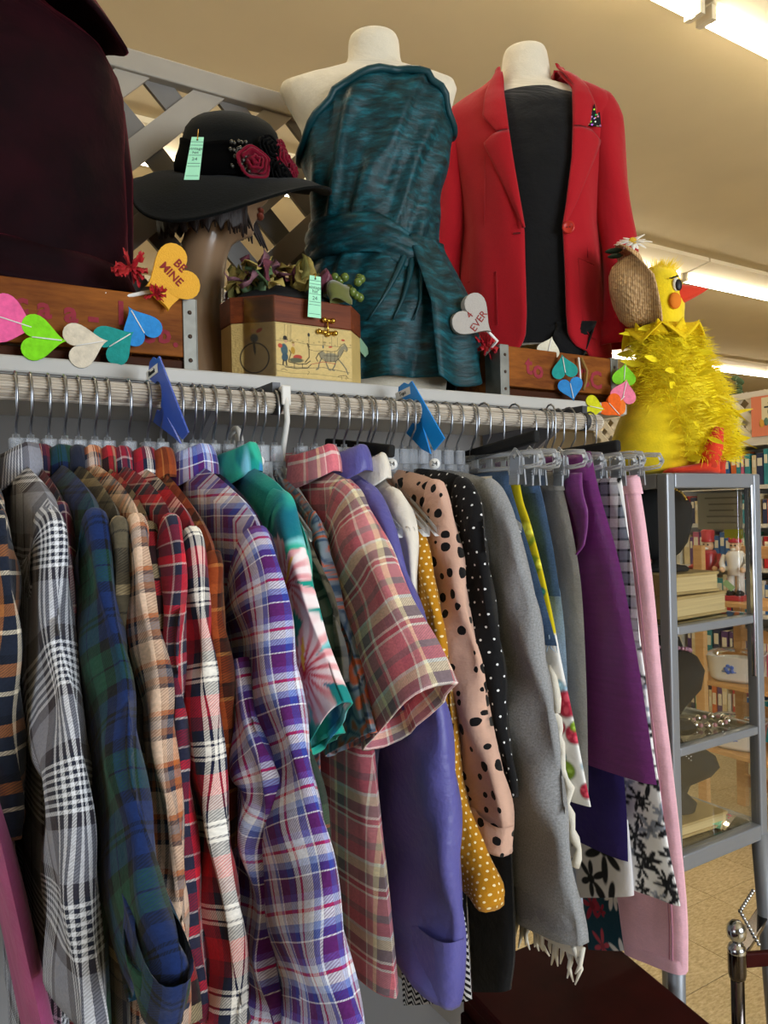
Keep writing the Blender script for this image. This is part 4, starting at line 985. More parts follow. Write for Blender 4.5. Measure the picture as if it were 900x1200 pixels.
shirt('rust', 'flannel_shirt', 'rust brown checked flannel shirt', RUST, b=.013, th=.024, w0=.15, w1=.12)
pshirt = shirt('purple', 'flannel_shirt', 'purple, blue and white checked flannel shirt with creased sleeve', PURPLE, w0=.17, w1=.17, b=.020, th=.036, amp=.006, kinks=.004, cry=.075, neckz=1.478, bodyin=.05, hem=.74)
sleeve(MB(), .290, [(0.739, 1.256), (0.719, 1.208), (0.683, 1.17), (0.67, 1.126), (0.693, 1.073), (0.692, 1.008), (0.674, 0.907)], .085, .10, .017, np.random.RandomState(77), n=90, seg=40, amp=.004, kinks=.007, b0=.010).build('sleeve', PURPLE, pshirt)
shirt('dfloral', 'floral_shirt', 'dark purple and green floral shirt behind the purple flannel', PR, b=.010, th=.012, paint=p_sprays(4, '#241a3a', ['#1f8a6e', '#3a2a78', '#1a5aa0', '#c03a60'], (-.1, 1.3), (-.5, 1.5), 260, .03), collar=False, **DENSE)
shirt('green', 'check_shirt', 'dark green checked shirt with thin orange lines', GREEN, b=.008, th=.010, w0=.13, w1=.10, collar=False)
haw = shirt('haw', 'tropical_shirt', 'teal tropical shirt with pink and white hibiscus flowers', PR, S=1, w0=.115, w1=.112, b=.015, th=.026, hem=.95, paint=p_hawaii, amp=.002, cry=.075, neckz=1.482, seg=90, n=150, nu=110, nv=130)
shirt('teal', 'teal_shirt', 'plain teal short sleeved shirt with pointed sleeve end', solidcloth('teal_cotton', '#129a8a', .8), S=1, w0=.11, w1=.10, b=.010, th=.010, hem=.95, collar=False)
shirt('brown', 'leaf_print_shirt', 'dark olive brown leaf print shirt', PR, S=1, b=.010, th=.012, w0=.12, w1=.12, paint=p_brown, collar=False, hem=.95, **DENSE)
shirt('paisley', 'paisley_shirt', 'grey and orange paisley short sleeved shirt', PR, S=1, b=.010, th=.012, w0=.12, w1=.125, paint=p_paisley, collar=False, hem=.95, **DENSE)
t = shirt('pink', 'madras_shirt', 'pink, grey and cream checked short sleeved shirt with wide sleeve', PINK, S=1, w0=.17, w1=.165, b=.022, b1=.034, th=.036, hem=.80, cry=.08, neckz=1.482, bodyin=.05, amp=.004,
          body_near=[(.838, 1.428), (.87, 1.36), (.855, 1.25), (.82, 1.12), (.80, 1.0), (.785, .9), (.775, .82)])
shirt('peri', 'satin_jacket', 'periwinkle blue satin jacket with long wide sleeve', solidcloth('satin_periwinkle', '#56549c', .45, .06, 0, .1, .4, .3), w0=.15, w1=.15, b=.019, th=.034, S=1, hem=.80, amp=.007, cry=.07, neckz=1.484, b1=.022, cuff=6, kinks=.002)
shirt('white', 'cream_blouse', 'cream white blouse beside the periwinkle jacket', solidcloth('cream_cotton', '#e0dace', .7, .05), S=1, w0=.10, w1=.10, b=.012, th=.022, hem=1.0)
shirt('mustard', 'mustard_blouse', 'mustard yellow blouse with tiny white dots and gathered cuff', dotted('mustard_dots', '#b97f12', '#f0dfae', .009, .0016), w0=.12, w1=.10, b=.014, th=.02, S=1, hem=.85, b1=.02, collar=False, amp=.004,
      bulge=lambda t: 1+.25*math.exp(-((t-.9)/.09)**2)-(.15 if t > .985 else 0))
shirt('dots', 'spotted_blouse', 'dusty pink blouse with black spots', dotted('pink_spots', '#d3ab97', '#0c0b0d', .026, .01, True), w0=.13, w1=.105, b=.017, th=.028, S=1, hem=.85, collar=False, amp=.004, cuff=4, b1=.018)
shirt('black', 'dotted_blouse', 'black blouse with small white dots', dotted('black_dots', '#0d0d10', '#e8e8e8', .017, .0016), w0=.12, w1=.11, b=.015, th=.026, S=1, hem=.72, collar=False)
t = shirt('tee', 'grey_top', 'heather grey long sleeved top with white lace fringe showing below', solidcloth('grey_jersey', '#8b8d90', .95, .06, .28), w0=.13, w1=.118, b=.018, th=.032, S=1, hem=.86, collar=False, amp=.006, kinks=.004)

# ---- hanging bottoms
def bottom(key, name, label, mat, cat, th=.016, mirror=True, paint=None, amp=.004, nu=40, nv=50, lean=0, waist=None, far_y=None):
    X, near, far = BOT[key]; rs = np.random.RandomState(hash_(key) % 9999)
    if mirror: far = [(2-y if far_y is None else far_y, z) for y, z in near]
    t = thing(name, (X, 1.0, near[-1][1]), 0, label, cat)
    shell(MB(), X, near, far, th, rs, nu, nv, amp=amp, lean=lean, sp=1.7 if paint else 1.0).build('panel', mat, t, paint=paint)
    if waist:
        wz = waist; z0 = near[0][1]
        shell(MB(), X-.0005, [(near[0][0]-.002, z0+.002), (near[0][0]*.6+near[1][0]*.4-.003, z0-wz)], [(far[0][0]+.002, z0+.002), (far[0][0], z0-wz)], th+.006, rs, 30, 8, amp=.001).build('waistband', mat, t, paint=paint)
    return t
_pa = p_sprays(21, '#e9e7e4', ['#a31f38', '#4fa6c4', '#7c9a26', '#b3243f', '#8fb8cc'], (.75, 1.2), (.94, 1.14), 150, .017, False)
_pb = p_sprays(8, '#cdb90e', ['#7f9a1e', '#2f8f7a', '#e6d83a'], (.75, 1.3), (1.15, 1.5), 150, .016, False)
def p_yf(u, v):
    A, B = _pa(u, v), _pb(u, v); f = np.clip((v-1.215+.01*np.sin(u*90))*200, 0, 1)[:, None]
    return A*(1-f)+B*f
denim = solidcloth('denim_mid', '#41597a', .9, .18, .25); denimL = solidcloth('denim_pale', '#8fa6bd', .9, .12, .2)
def fringe(parent, name, mat, X, y0, y1, z, n, L, seed, wd=.004):
    r = np.random.RandomState(seed); m = MB()
    for k in range(n):
        y = y0+(y1-y0)*k/(n-1); l = L*r.uniform(.5, 1.2)
        m.tube([(X+r.uniform(-.006, .006), y, z+.012), (X+r.uniform(-.006, .006), y+r.uniform(-.003, .003), z-l*.5), (X+r.uniform(-.008, .008), y+r.uniform(-.005, .005), z-l)], [wd, wd*.8, wd*.25], 6)
    m.build(name, mat, parent)
lace = plain('lace_white', '#d8d2c4', .9, bump=.4, bscale=400)
ds = bottom('denimshort', 'denim_skirt', 'mid blue denim skirt with frayed hem', denim, 'skirt', waist=.035)
fringe(ds, 'frayed_hem', denimL, .80, .82, 1.1, 1.203, 60, .012, 4, .0012)
bottom('yfloral', 'floral_skirt', 'white skirt with red, blue and yellow flowers', PR, 'skirt', paint=p_yf, nu=150, nv=190)
bottom('denim', 'denim_shorts', 'dark blue denim shorts with stitched hem', denim, 'shorts', waist=.035, th=.02)
bottom('denimlight', 'pale_denim_skirt', 'pale washed denim piece below the dark blue shorts', denimL, 'skirt')
tr = bottom('trouser', 'wool_trousers', 'grey wool dress trousers with a pocket', solidcloth('wool_grey', '#989590', .95, .05, .12), 'trousers', waist=.03, th=.018, amp=.003)
satinp = solidcloth('satin_purple', '#6a1a6c', .45, .12, .22, .2, .5, .2, (1, 8, 1))
ps = bottom('purskirt', 'satin_skirt', 'shiny purple satin skirt with ruffled front', satinp, 'skirt', th=.03, amp=.004, waist=.045)
PX = .935
P = []; U = []
for i in range(30):
    t_ = i/29; row = []; ru = []
    yl = .936-.026*t_; yr = float(np.interp(t_, [0, .35, .7, 1], [.862, .846, .852, .898])); zz = 1.455-.165*t_
    for j in range(16):
        s_ = j/15; y = yr+(yl-yr)*s_
        row.append((PX-.026-.008*abs(math.sin(5*s_+2*t_))-.004*t_-.004*math.sin(9*t_), y, zz-.010*math.sin(4*s_)*t_)); ru.append((y, zz))
    P.append(row); U.append(ru)
solid(MB().grid(P, U).build('ruffle', satinp, ps), .003)
bottom('indigo', 'indigo_skirt', 'plain deep indigo skirt hem below the purple skirt', solidcloth('indigo_cloth', '#2a1a66', .8), 'skirt')
BWF = p_sprays(33, '#e8e7e8', ['#16161a', '#1c1c22', '#8f95a3'], (.72, 1.05), (.68, 1.5), 190, .024)
bottom('bwfloral', 'floral_skirt', 'white pleated skirt with black flower sprays beside the pink jeans', PR, 'skirt', paint=BWF, amp=.009, nu=150, nv=190, th=.02)
bottom('bwplaid', 'check_skirt', 'black, white and grey checked skirt', BWPL, 'skirt', th=.012)
bottom('bwlow', 'floral_skirt', 'white skirt with large black flowers, lowest and farthest left', PR, 'skirt', mirror=False, paint=p_sprays(38, '#dcdade', ['#141418', '#222228'], (.7, 1.1), (.65, 1.0), 26, .045), nu=110, nv=90)
bottom('tealfloral', 'floral_skirt', 'dark teal skirt with red and white flowers, hanging lowest', PR, 'skirt', mirror=False, paint=p_sprays(44, '#17414e', ['#a8263a', '#e8e2da', '#c94a56', '#d9b64c'], (.85, 1.15), (.5, .9), 40, .03), nu=90, nv=90)
pj = bottom('jeans', 'pink_jeans', 'pale pink jeans folded on the last hanger', solidcloth('denim_pink', '#e8b4c2', .9, .06, .06), 'jeans', mirror=False, waist=.03, th=.022, nu=50, nv=90, amp=.003)
m = MB(); jx, jn, jf = BOT['jeans']; N_ = spl(jn, 60)
m.tube([(jx-.012, y+.018, z) for y, z in N_], .0012, 5); m.tube([(jx-.012, y+.024, z) for y, z in N_], .0010, 5)
m.build('side_seam', plain('seam_pink', '#b97f92', .9), pj)
MB().ball((jx-.016, .895, 1.36), .006, 10, 6, (.5, 1, 1)).build('button', plain('dark_brass', '#4a3a2c', .4, .8), pj)
shell(MB(), jx-.001, [(.799, .672), (.796, .648)], [(.922, .652), (.920, .627)], .026, np.random.RandomState(1), 24, 6, amp=.001).build('hem', MATS['denim_pink'], pj)
bottom('chev', 'zigzag_top', 'black and white zigzag knit hem below the periwinkle jacket', chevron('knit_zigzag'), 'top', mirror=False)
bs = bottom('blackskirt', 'black_skirt', 'plain black skirt hem with white lace edge', solidcloth('black_crepe', '#0d0d0f', .9), 'skirt', mirror=False)
lt = thing('lace_blouse', (.735, .9, .80), 0, 'white lace fringe hem hanging below the grey top', 'blouse')
shell(MB(), .74, [(.88, 1.45), (.86, 1.1), (.83, .95), (.725, .86), (.722, .812)], [(1.1, 1.45), (1.1, 1.1), (1.1, .95), (1.0, .86), (1.0, .80)], .012, np.random.RandomState(9)).build('panel', solidcloth('lace_cloth', '#d3cdc0', .9), lt)
fringe(lt, 'lace_fringe', lace, .74, .722, .83, .812, 14, .035, 12, .004); fringe(lt, 'lace_fringe', lace, .74, .83, .98, .80, 18, .03, 13, .004)
st = thing('lace_trim_scarf', (.815, .85, .95), 0, 'cream crochet trim hanging beside the flowered skirt', 'scarf')
P = [( .812+.003*math.sin(k), .845-.0022*k+.004*math.sin(k*1.7), 1.16-.012*k) for k in range(24)]
MB().tube(P, [.006+.002*math.sin(k*2.3) for k in range(24)], 8).build('braid', lace, st)
MB().tube([(.808, .842, 1.165), (.806, .83, 1.15), (.807, .825, 1.12), (.806, .824, 1.10)], [.004, .006, .007, .005], 8).build('knot', lace, st)

# ---- clip hangers for the bottoms
def clip_proto():
    t = thing('clip_hanger', (0, 1.0, 1.46), 0)
    MB().tube(hook_pts(0, 1.49), .0017, 6).build('hook', steel, t)
    m = MB()
    m.tube([(0, .83, 1.474), (0, .836, 1.485), (0, .86, 1.487), (0, 1.14, 1.487), (0, 1.164, 1.485), (0, 1.17, 1.474)], .0042, 8)
    m.tube([(0, .83, 1.474), (0, .836, 1.466), (0, .86, 1.464), (0, 1.14, 1.464), (0, 1.164, 1.466), (0, 1.17, 1.474)], .0036, 8)
    m.box((0, 1, 1.476), (.010, .03, .03)); m.build('bar', clear, t)
    for e in (-1, 1):
        c = MB(); y = 1+e*.115
        c.box((-.006, y, 1.458), (.003, .02, .044), Matrix.Rotation(.10, 3, 'Y')); c.box((.006, y, 1.458), (.003, .02, .044), Matrix.Rotation(-.10, 3, 'Y'))
        for k in range(5): c.box((-.0085, y, 1.442+.004*k), (.002, .018, .0018))
        c.tube([(-.007, y, 1.478), (0, y, 1.488), (.007, y, 1.478)], .002, 6)
        c.build('clip', plain('clip_metal', '#a9adb3', .35, .6), t, smooth=False)
        c = MB(); c.tube([(-.004, y-.012, 1.452), (-.004, y-.013, 1.482), (-.004, y, 1.494), (-.004, y+.013, 1.482), (-.004, y+.012, 1.452)], .003, 7)
        c.build('clip_frame', clear, t)
    return t
cp = clip_proto(); first_c = True
for (X, lab, rz) in ((.795, 'mid blue denim skirt', 0), (.825, 'white flowered skirt', 0), (.857, 'dark blue denim shorts', .02), (.893, 'grey wool trousers', 0), (.93, 'purple satin skirt', -.02), (.957, 'indigo skirt', 0), (.978, 'checked skirt', 0), (.996, 'white and black flowered skirt', 0), (1.022, 'lowest black flowered skirt', 0), (1.052, 'pale pink jeans', 0), (1.076, 'dark teal flowered skirt', 0)):
    o = cp if first_c else copy_tree(cp); first_c = False
    o.location = (X, 1.0, 1.46); o.rotation_euler = (0, 0, rz+random.uniform(-.05, .05)); o.scale = (1, random.uniform(.72, 1.0), random.uniform(.92, 1.08))
    tag(o, 'clear clip hanger with metal clips holding the %s' % lab, 'hanger', 'clip hangers on the rail')
# black foam bars
def black_bar(X, ya, yb, za, zb, label):
    t = thing('black_hanger', (X, 1.0, min(za, zb)), 0, label, 'hanger', 'black flocked trouser hangers')
    m = MB(); m.bar((X, ya, za), (X, yb, zb), .012, .019); m.build('flocked_bar', black_pl, t, smooth=False, bevel=.004)
    MB().tube(hook_pts(X, 1.50), .0018, 6).build('hook', steel, t)
black_bar(.598, 1.13, .93, 1.515, 1.487, 'black flocked hanger bar beside the bright blue divider')
black_bar(.80, 1.12, .845, 1.478, 1.508, 'long black flocked hanger bar above the grey top')
black_bar(.965, .97, .835, 1.492, 1.497, 'black flocked hanger bar above the purple skirt')
# empty clear hangers and the spare hooks
for X, lab in ((.285, 'clear plastic hanger under the dark blue divider'), (.328, 'empty clear plastic hanger left of the teal tropical shirt'), (.356, 'empty clear plastic hanger behind the teal tropical collar'),
               (.412, 'clear plastic hanger with round size sticker left of the pink shirt'), (.508, 'empty clear plastic hanger right of the pink checked collar'), (.557, 'clear plastic hanger just right of the periwinkle collar'),
               (.632, 'clear plastic hanger with round size sticker by the cream blouse'), (.66, 'clear plastic hanger left of the black dotted blouse'), (.695, 'clear plastic hanger by the bright blue divider'), (.745, 'clear plastic hanger right of the grey top'), (.768, 'last clear plastic hanger before the clip hangers')):
    hanger(X, lab, rz=random.uniform(-.06, .06))
for X, y, lab in ((.405, .965, 'white round size sticker on hanger left of the pink collar'), (.625, .975, 'white round size sticker on hanger near the cream blouse'), (.69, .955, 'white round size sticker on hanger near the bright blue divider')):
    t = thing('size_sticker', (X, y, 1.468), 0, lab, 'sticker', 'round size stickers')
    d = Vector((-X, -y, 0)).normalized(); Mx = d.to_track_quat('Z', 'Y').to_matrix()
    MB().lathe([(.001, .0), (.0085, 0), (.0085, .0008), (.001, .0009)], 20, Mx, 0, (X, y, 1.472)).build('disc', white_pl, t)
    text_mb('24', .010, Vector((X, y, 1.472))+d*.0012, (-d.y, d.x, 0), (0, 0, 1)).build('number', ink, t, smooth=False)
t = thing('white_hanger', (.455, 1.0, 1.47), 0, 'white plastic hanger with thick hook and curl, between clear hangers', 'hanger')
wm = plain('white_hanger_plastic', '#d5d2cc', .4)
m = MB(); m.tube([(.455, 1, 1.47), (.455, .99, 1.50), (.455, .977, 1.53)]+[(.455, 1+.021*math.cos(R(a)), RZ+.021*math.sin(R(a))) for a in (180, 150, 120, 90, 60, 30, 0, -25)], .0042, 8)
m.build('hook', wm, t); MB().box((.455, .979, 1.566), (.014, .005, .028)).build('hook_tab', wm, t, smooth=False, bevel=.002)
m = MB()
for e in (-1, 1): m.tube([(.455, 1, 1.468), (.455, 1+e*.05, 1.430), (.455, 1+e*.13, 1.37)], .005, 8)
m.build('arm', wm, t)
m = MB(); m.tube([(.40, 1.03+.022*math.cos(a)*(1-.07*a), 1.50+.026*math.sin(a)*(1-.07*a)) for a in [k*.35 for k in range(28)]], .004, 8); m.build('curl', wm, t)
# ---- blue rail dividers
for key, c, txt, lab in (('div1', '#2c52b8', 'Flannels', 'dark blue plastic rail divider reading Flannels'), ('div2', '#0d8ae0', 'Tops', 'bright blue plastic rail divider reading Tops')):
    X, pts, _ = BOT[key]
    t = thing('rail_divider', (X, 1.0, 1.49), 0, lab, 'rail divider', 'blue rail dividers')
    if key == 'div2': pts = [(1.050, 1.586), (1.046, 1.603), (1.03, 1.608), (1.018, 1.603), (1.008, 1.607), (.925, 1.508), (.952, 1.492)]
    y0, y1 = pts[0][0], pts[4][0]
    a, b = Vector((0, pts[4][0], pts[4][1])), Vector((0, pts[5][0], pts[5][1]))
    # outer outline, then the round cut-out for the rail
    arc = [(1+.019*math.cos(R(q)), RZ+.019*math.sin(R(q))) for q in range(125, -66, -14)]
    lowo = [(pts[6][0], pts[6][1])]
    poly = [(pts[0][0], pts[0][1])]+list(pts[1:5])+[pts[5], pts[6]]
    leg2 = [(pts[6][0]+.03, pts[6][1]+.012), (1.028, RZ-.022)]
    poly = [tuple(p) for p in poly]
    m = MB(); 
    cut = [(1-.0195*math.cos(R(q)), RZ+.0195*math.sin(R(q))) for q in (-50, -30, -10, 10, 35, 60, 90, 115)]
    full = poly+cut
    m.prism(full, (X, 0, 0), (0, 1, 0), (0, 0, 1), .0022); m.build('plate', plain('divider_'+key, c, .35), t, smooth=False)
    m = MB(); m.prism([(1-.0195*math.cos(R(q)), RZ+.0195*math.sin(R(q))) for q in (-50, -75, -100, -125)]+[(1.03, RZ-.03), (pts[6][0]+.035, pts[6][1]+.005), (pts[6][0]+.012, pts[6][1]-.004)], (X+.002, 0, 0), (0, 1, 0), (0, 0, 1), .0022)
    m.build('tail', MATS['divider_'+key], t, smooth=False)
    d = (Vector((0, y1, pts[4][1]-.012))-Vector((0, y0, pts[0][1]+.004)))
    mid = Vector((X-.0016, (y0+y1)/2+.004, (pts[0][1]+pts[4][1])/2-.006)); ux = Vector((0, d.y, d.z)).normalized(); uy = Vector((-1, 0, 0)).cross(ux)
    L = d.length*.5
    MB().prism([(-L, -.006), (L, -.006), (L, .006), (-L, .006)], mid, ux, uy, .0006).build('label', white_pl, t, smooth=False)
    text_mb(txt, .0095, mid+Vector((-.0006, 0, 0)), ux, uy).build('lettering', ink, t, smooth=False)

# ------------------------------------------------------------------ things on the shelf
def facing(name, X, Y, Z, label, cat):
    return thing(name, (X, Y, Z), -math.atan2(X, Y), label, cat)
def lerpT(tab, z):
    zs = [r[0] for r in tab]
    return [np.interp(z, zs, [r[k] for r in tab]) for k in range(1, len(tab[0]))]
def loft(tab, seg=48, mb=None, disp=None, zn=None):
    """tab rows: z, half width, half depth, centre u, centre y ; local frame, -y faces the viewer"""
    mb = mb or MB(); P = []; U = []
    rows = tab if zn is None else [[z]+list(lerpT(tab, z)) for z in np.linspace(tab[0][0], tab[-1][0], zn)]
    for r in rows:
        z, w_, d, cu, cy = (list(r)+[0, 0])[:5]; row = []; ru = []
        for k in range(seg+1):
            a = 2*math.pi*k/seg
            q = disp(a, z) if disp else 0
            row.append((cu+(w_+q)*math.cos(a), cy-(d+q)*math.sin(a), z)); ru.append((a*max(w_, .05), z))
        P.append(row); U.append(ru)
    mb.grid(P, U); return mb
formm = solidcloth('form_jersey', '#dcd2bd', .9, .04, .05)
# ---- teal dress on a dress form
T = facing('dress_form', .79, 1.27, 1.608, 'cream dress form wearing a one-shouldered teal taffeta dress', 'mannequin'); T.scale = (.95, .97, 1)
z0 = 1.608
BT = [(.02, .115, .085, .02), (.10, .135, .095, .01), (.17, .140, .10, .01), (.29, .112, .08, .0), (.39, .120, .088, 0), (.46, .135, .10, 0), (.54, .150, .098, 0), (.585, .170, .082, -.006), (.612, .182, .066, -.010), (.628, .176, .054, -.010), (.638, .140, .050, -.004), (.645, .095, .048, 0), (.652, .064, .046, .002), (.67, .054, .046, .004), (.70, .052, .046, .004), (.712, .050, .044, .004), (.719, .042, .036, .004), (.722, .002, .002, .004)]
loft(BT, 48, zn=90).build('torso', formm, T, local=True)
MB().tube([(0.02, 0, 0), (0.02, 0, .04)], .05, 20).build('stand', formm, T, local=True)
def taffeta():
    t = NT('teal_taffeta'); uv = t.uv(); v = t.vmap(uv, (1, 3.2, 1), (0, 0, .5))
    n = t.noise(v, 26, 6, .65); n2 = t.noise(t.vmap(uv, (1, 2.5, 1), (0, 0, -.3)), 9, 4)
    c = t.ramp(n, [(.32, h('#011417')), (.52, h('#033840')), (.74, h('#0a6675'))], 'LINEAR')
    b = t.bump(n2, .35, .015); t.bump(n, .5, .006, b)
    return t.fin(c, .46, 0, .35, 0)
TAF = taffeta()
def bt(z, off=.014):
    w_, d, cu = lerpT(BT, z); return w_+off, d+off, cu
def drape(a, z):
    u = math.cos(a); f = max(0, math.sin(a)*.6+.6)
    return f*(.0050*math.sin(34*(z-.42*u)+1.5*math.sin(4*u))+.0028*math.sin(75*(z-.30*u)+1.3+2*math.sin(7*u))+.0022*math.sin(22*(z+.5*u)))
def ztop(a):
    u = math.cos(a)
    if math.sin(a) > -.2: z = np.interp(u, [-1, -.9, -.35, .05, .35, .6, .85, 1], [.475, .488, .570, .598, .612, .602, .560, .52])
    else: z = np.interp(u, [-1, -.6, 0, .5, 1], [.485, .50, .53, .58, .54])
    return z
def hemw(z):
    return .03*max(0, (.29-z)/.29)
P = []; U = []; seg = 120; nr = 90
for i in range(nr+1):
    t_ = i/nr; row = []; ru = []
    for k in range(seg+1):
        a = 2*math.pi*k/seg; z = .035+(ztop(a)-.035)*t_
        w_, d, cu = bt(z, .014+hemw(z)*.8); q = drape(a, z)*(.9 if z > .29 else .5)
        if z < .29: q += .006*math.sin(9*a+3*z)*(.29-z)/.29*1.6
        if z > .628: # flaring top edge lifts off the shoulder
            q += (z-.628)*.5
        row.append((cu+(w_+q)*math.cos(a), -(d+q)*math.sin(a), z)); ru.append((a*.14, z))
    P.append(row); U.append(ru)
solid(MB().grid(P, U).build('dress', TAF, T, local=True), .003, 1)
top = P[-1]; m = MB(); pts = [Vector(p) for p in top[::2]]; m.tube([(p[0]*1.01, p[1]*1.03, p[2]+.002) for p in pts], .0075, 8); m.build('neckline_fold', TAF, T, local=True)
# waist sash
P = []; U = []
for i in range(15):
    t_ = i/14; row = []; ru = []
    for k in range(91):
        a = 2*math.pi*k/90; u = math.cos(a)
        zc = .300-.055*max(0, u)-.012*u; z = zc+.036-.072*t_
        w_, d, cu = bt(.31, .018+.010*math.sin(math.pi*t_)); q = .003*math.sin(20*t_+5*u)
        row.append((cu+(w_+q)*u, -(d+q)*math.sin(a), z)); ru.append((a*.14, z))
    P.append(row); U.append(ru)
solid(MB().grid(P, U).build('waist_sash', TAF, T, local=True), .004, 1)
# draped tail on the right and front pleats
P = []; U = []
for i in range(40):
    t_ = i/39; row = []; ru = []; z = .30-.268*t_
    for j in range(20):
        s = j/19; a = R(62)-R(95)*s*(.55+.45*t_); w_, d, cu = bt(max(z, .05), .026+.02*t_+hemw(max(z, 0)))
        q = .007*math.sin(16*s+2*t_)*(.3+t_)
        row.append((cu+(w_+q)*math.cos(a), -(d+q)*math.sin(a), z-.015*math.sin(7*s)*t_)); ru.append((s*.16, z))
    P.append(row); U.append(ru)
solid(MB().grid(P, U).build('draped_tail', TAF, T, local=True), .003, 1)
m = MB()
for k, (a0, a1) in enumerate(((62, 100), (56, 84), (48, 70))):
    pts = []
    for i in range(14):
        s = i/13; a = R(a0+(a1-a0)*s); z = .285-.15*s; w_, d, cu = bt(z, .014+hemw(z)); pts.append((cu+w_*math.cos(a), -d*math.sin(a), z))
    m.tube(pts, [.009*(1-i/15) for i in range(14)], 8)
m.build('pleats', TAF, T, local=True)

# ---- red blazer on a dress form, standing in the crate
T = facing('dress_form', 1.252, 1.336, 1.608, 'cream dress form wearing a red blazer over a black top', 'mannequin'); T.scale = (1.0, 1.0, 1.035)
JB = [(.15, .145, .10), (.30, .14, .10), (.42, .13, .095), (.55, .15, .10), (.63, .165, .095), (.68, .175, .08), (.71, .16, .065), (.735, .10, .055), (.748, .062, .05), (.77, .058, .05), (.81, .053, .048), (.83, .049, .044), (.838, .04, .035), (.841, .002, .002)]
loft(JB, 48, zn=80).build('torso', formm, T, local=True)
m = MB(); m.tube([(-.07, 0, .02), (-.07, 0, .17)], .016, 14); m.lathe([(.001, .009), (.045, .009), (.045, .02), (.018, .035), (.001, .035)], 24, None, 0, (-.07, 0, 0)); m.build('stand', plain('stand_white', '#d9d5cc', .5), T, local=True)
blk = solidcloth('black_knit', '#0d0d0f', .9, .1)
KT = [(.150, .150, .122), (.22, .150, .118), (.42, .142, .108), (.55, .156, .110), (.63, .168, .103), (.68, .176, .088), (.70, .150, .078), (.712, .115, .070), (.720, .100, .066)]
loft(KT, 60, zn=50, disp=lambda a, z: .006*math.sin(7*a+1)*max(0, (.40-z)/.25)).build('top', blk, T, local=True)
MB().tube([(.100*math.cos(a), -.066*math.sin(a), .721-.008*math.sin(a)) for a in [2*math.pi*k/40 for k in range(40)]], .003, 6, closed=True).build('neck_binding', blk, T, local=True)
m = MB(); P = []; U = []
for i in range(12):
    s = i/11; row = []; ru = []
    for j in range(8):
        q = j/7; row.append((.055+.085*q-.01*s, -.118+.02*q+.006*math.sin(6*q+5*s), .19-.10*s*(.25+.75*math.sin(math.pi*min(1, q*.95+.05))))); ru.append((q*.1, s*.1))
    P.append(row); U.append(ru)
solid(m.grid(P, U).build('top_corner', blk, T, local=True), .003)
def wool(name, c):
    t = NT(name); uv = t.uv(); s = t.noise(t.vmap(uv, (1, 3, 1)), 260, 3, .8)
    cc = t.ramp(s, [(.3, tuple(x*.78 for x in h(c)[:3])+(1,)), (.7, tuple(min(1, x*1.15) for x in h(c)[:3])+(1,))], 'LINEAR')
    b = t.bump(t.noise(uv, 14, 3), .25, .01); t.bump(s, .25, .001, b)
    return t.fin(cc, .85, 0, .2, .15)
REDW = wool('red_linen', '#a60a1a')
JT = [(.118, .180, .140), (.150, .178, .138), (.20, .176, .136), (.30, .170, .130), (.42, .160, .122), (.50, .164, .120), (.58, .174, .116), (.64, .186, .106), (.68, .194, .094), (.70, .190, .084), (.715, .176, .076), (.735, .14, .070), (.752, .10, .068), (.768, .078, .066)]
UR = [(.150, .135), (.165, .098), (.19, .084), (.24, .080), (.43, .078), (.50, .09), (.60, .104), (.68, .109), (.735, .106), (.768, .074)]
UL = [(.150, -.05), (.165, -.026), (.19, -.014), (.24, -.010), (.43, -.010), (.50, -.018), (.60, -.032), (.68, -.042), (.735, -.050), (.768, -.052)]
def kk(z): return float(np.interp(z, [0, .68, .775], [.93, .93, 1]))
def fq(tab): return [((.208+z)*kk(z)-.208, u*kk(z)) for z, u in tab]
UR, UL = fq(UR), fq(UL)
def fr(tab, z): return float(np.interp(z, [r[0] for r in tab], [r[1] for r in tab]))
def jw(z): return lerpT(JT, z)
P = []; U = []
for z in np.linspace(.118, .768, 70):
    w_, d = jw(z); aR = math.acos(min(.98, fr(UR, z)/w_)); aL = math.acos(max(-.98, fr(UL, z)/w_)); row = []; ru = []
    for k in range(81):
        a = aR+(aL-2*math.pi-aR)*k/80
        q = .003*math.sin(5*a+9*z)+.002*math.sin(11*a-14*z)
        zz = z
        row.append(((w_+q)*math.cos(a), -(d+q)*math.sin(a), zz)); ru.append((a*.16, z))
    P.append(row); U.append(ru)
solid(MB().grid(P, U).build('blazer', REDW, T, local=True), .004, -1)
def fy(u, z, off=.006):
    w_, d = jw(z); return -d*math.sqrt(max(.02, 1-(u/w_)**2))-off
def patch(name, inner, outer, off=.006, th=.004, n=30, mm=None, curl=.004):
    inner, outer = fq(inner), fq(outer)
    zs = np.linspace(inner[0][0], inner[-1][0], n); P = []; U = []
    for z in zs:
        a, b = fr(inner, z), fr(outer, z); row = []; ru = []
        for j in range(9):
            s = j/8; u = a+(b-a)*s; row.append((u, fy(u, z, off+curl*math.sin(math.pi*min(1, s*1.1))), z)); ru.append((u, z))
        P.append(row); U.append(ru)
    return solid(MB().grid(P, U).build(name, mm or REDW, T, local=True), th)
patch('lapel', [(.435, .078), (.50, .089), (.60, .103), (.665, .108)], [(.435, .082), (.50, .115), (.60, .156), (.648, .174), (.665, .150)])
patch('lapel', [(.435, -.010), (.50, -.019), (.60, -.033), (.665, -.041)], [(.435, -.014), (.50, -.040), (.60, -.082), (.648, -.103), (.665, -.078)])
patch('collar', [(.668, .108), (.70, .108), (.735, .106), (.775, .068)], [(.668, .140), (.70, .163), (.735, .135), (.775, .085)], .008)
patch('collar', [(.668, -.042), (.70, -.046), (.735, -.051), (.775, -.056)], [(.668, -.070), (.70, -.102), (.735, -.093), (.775, -.066)], .008)
P = []; U = []
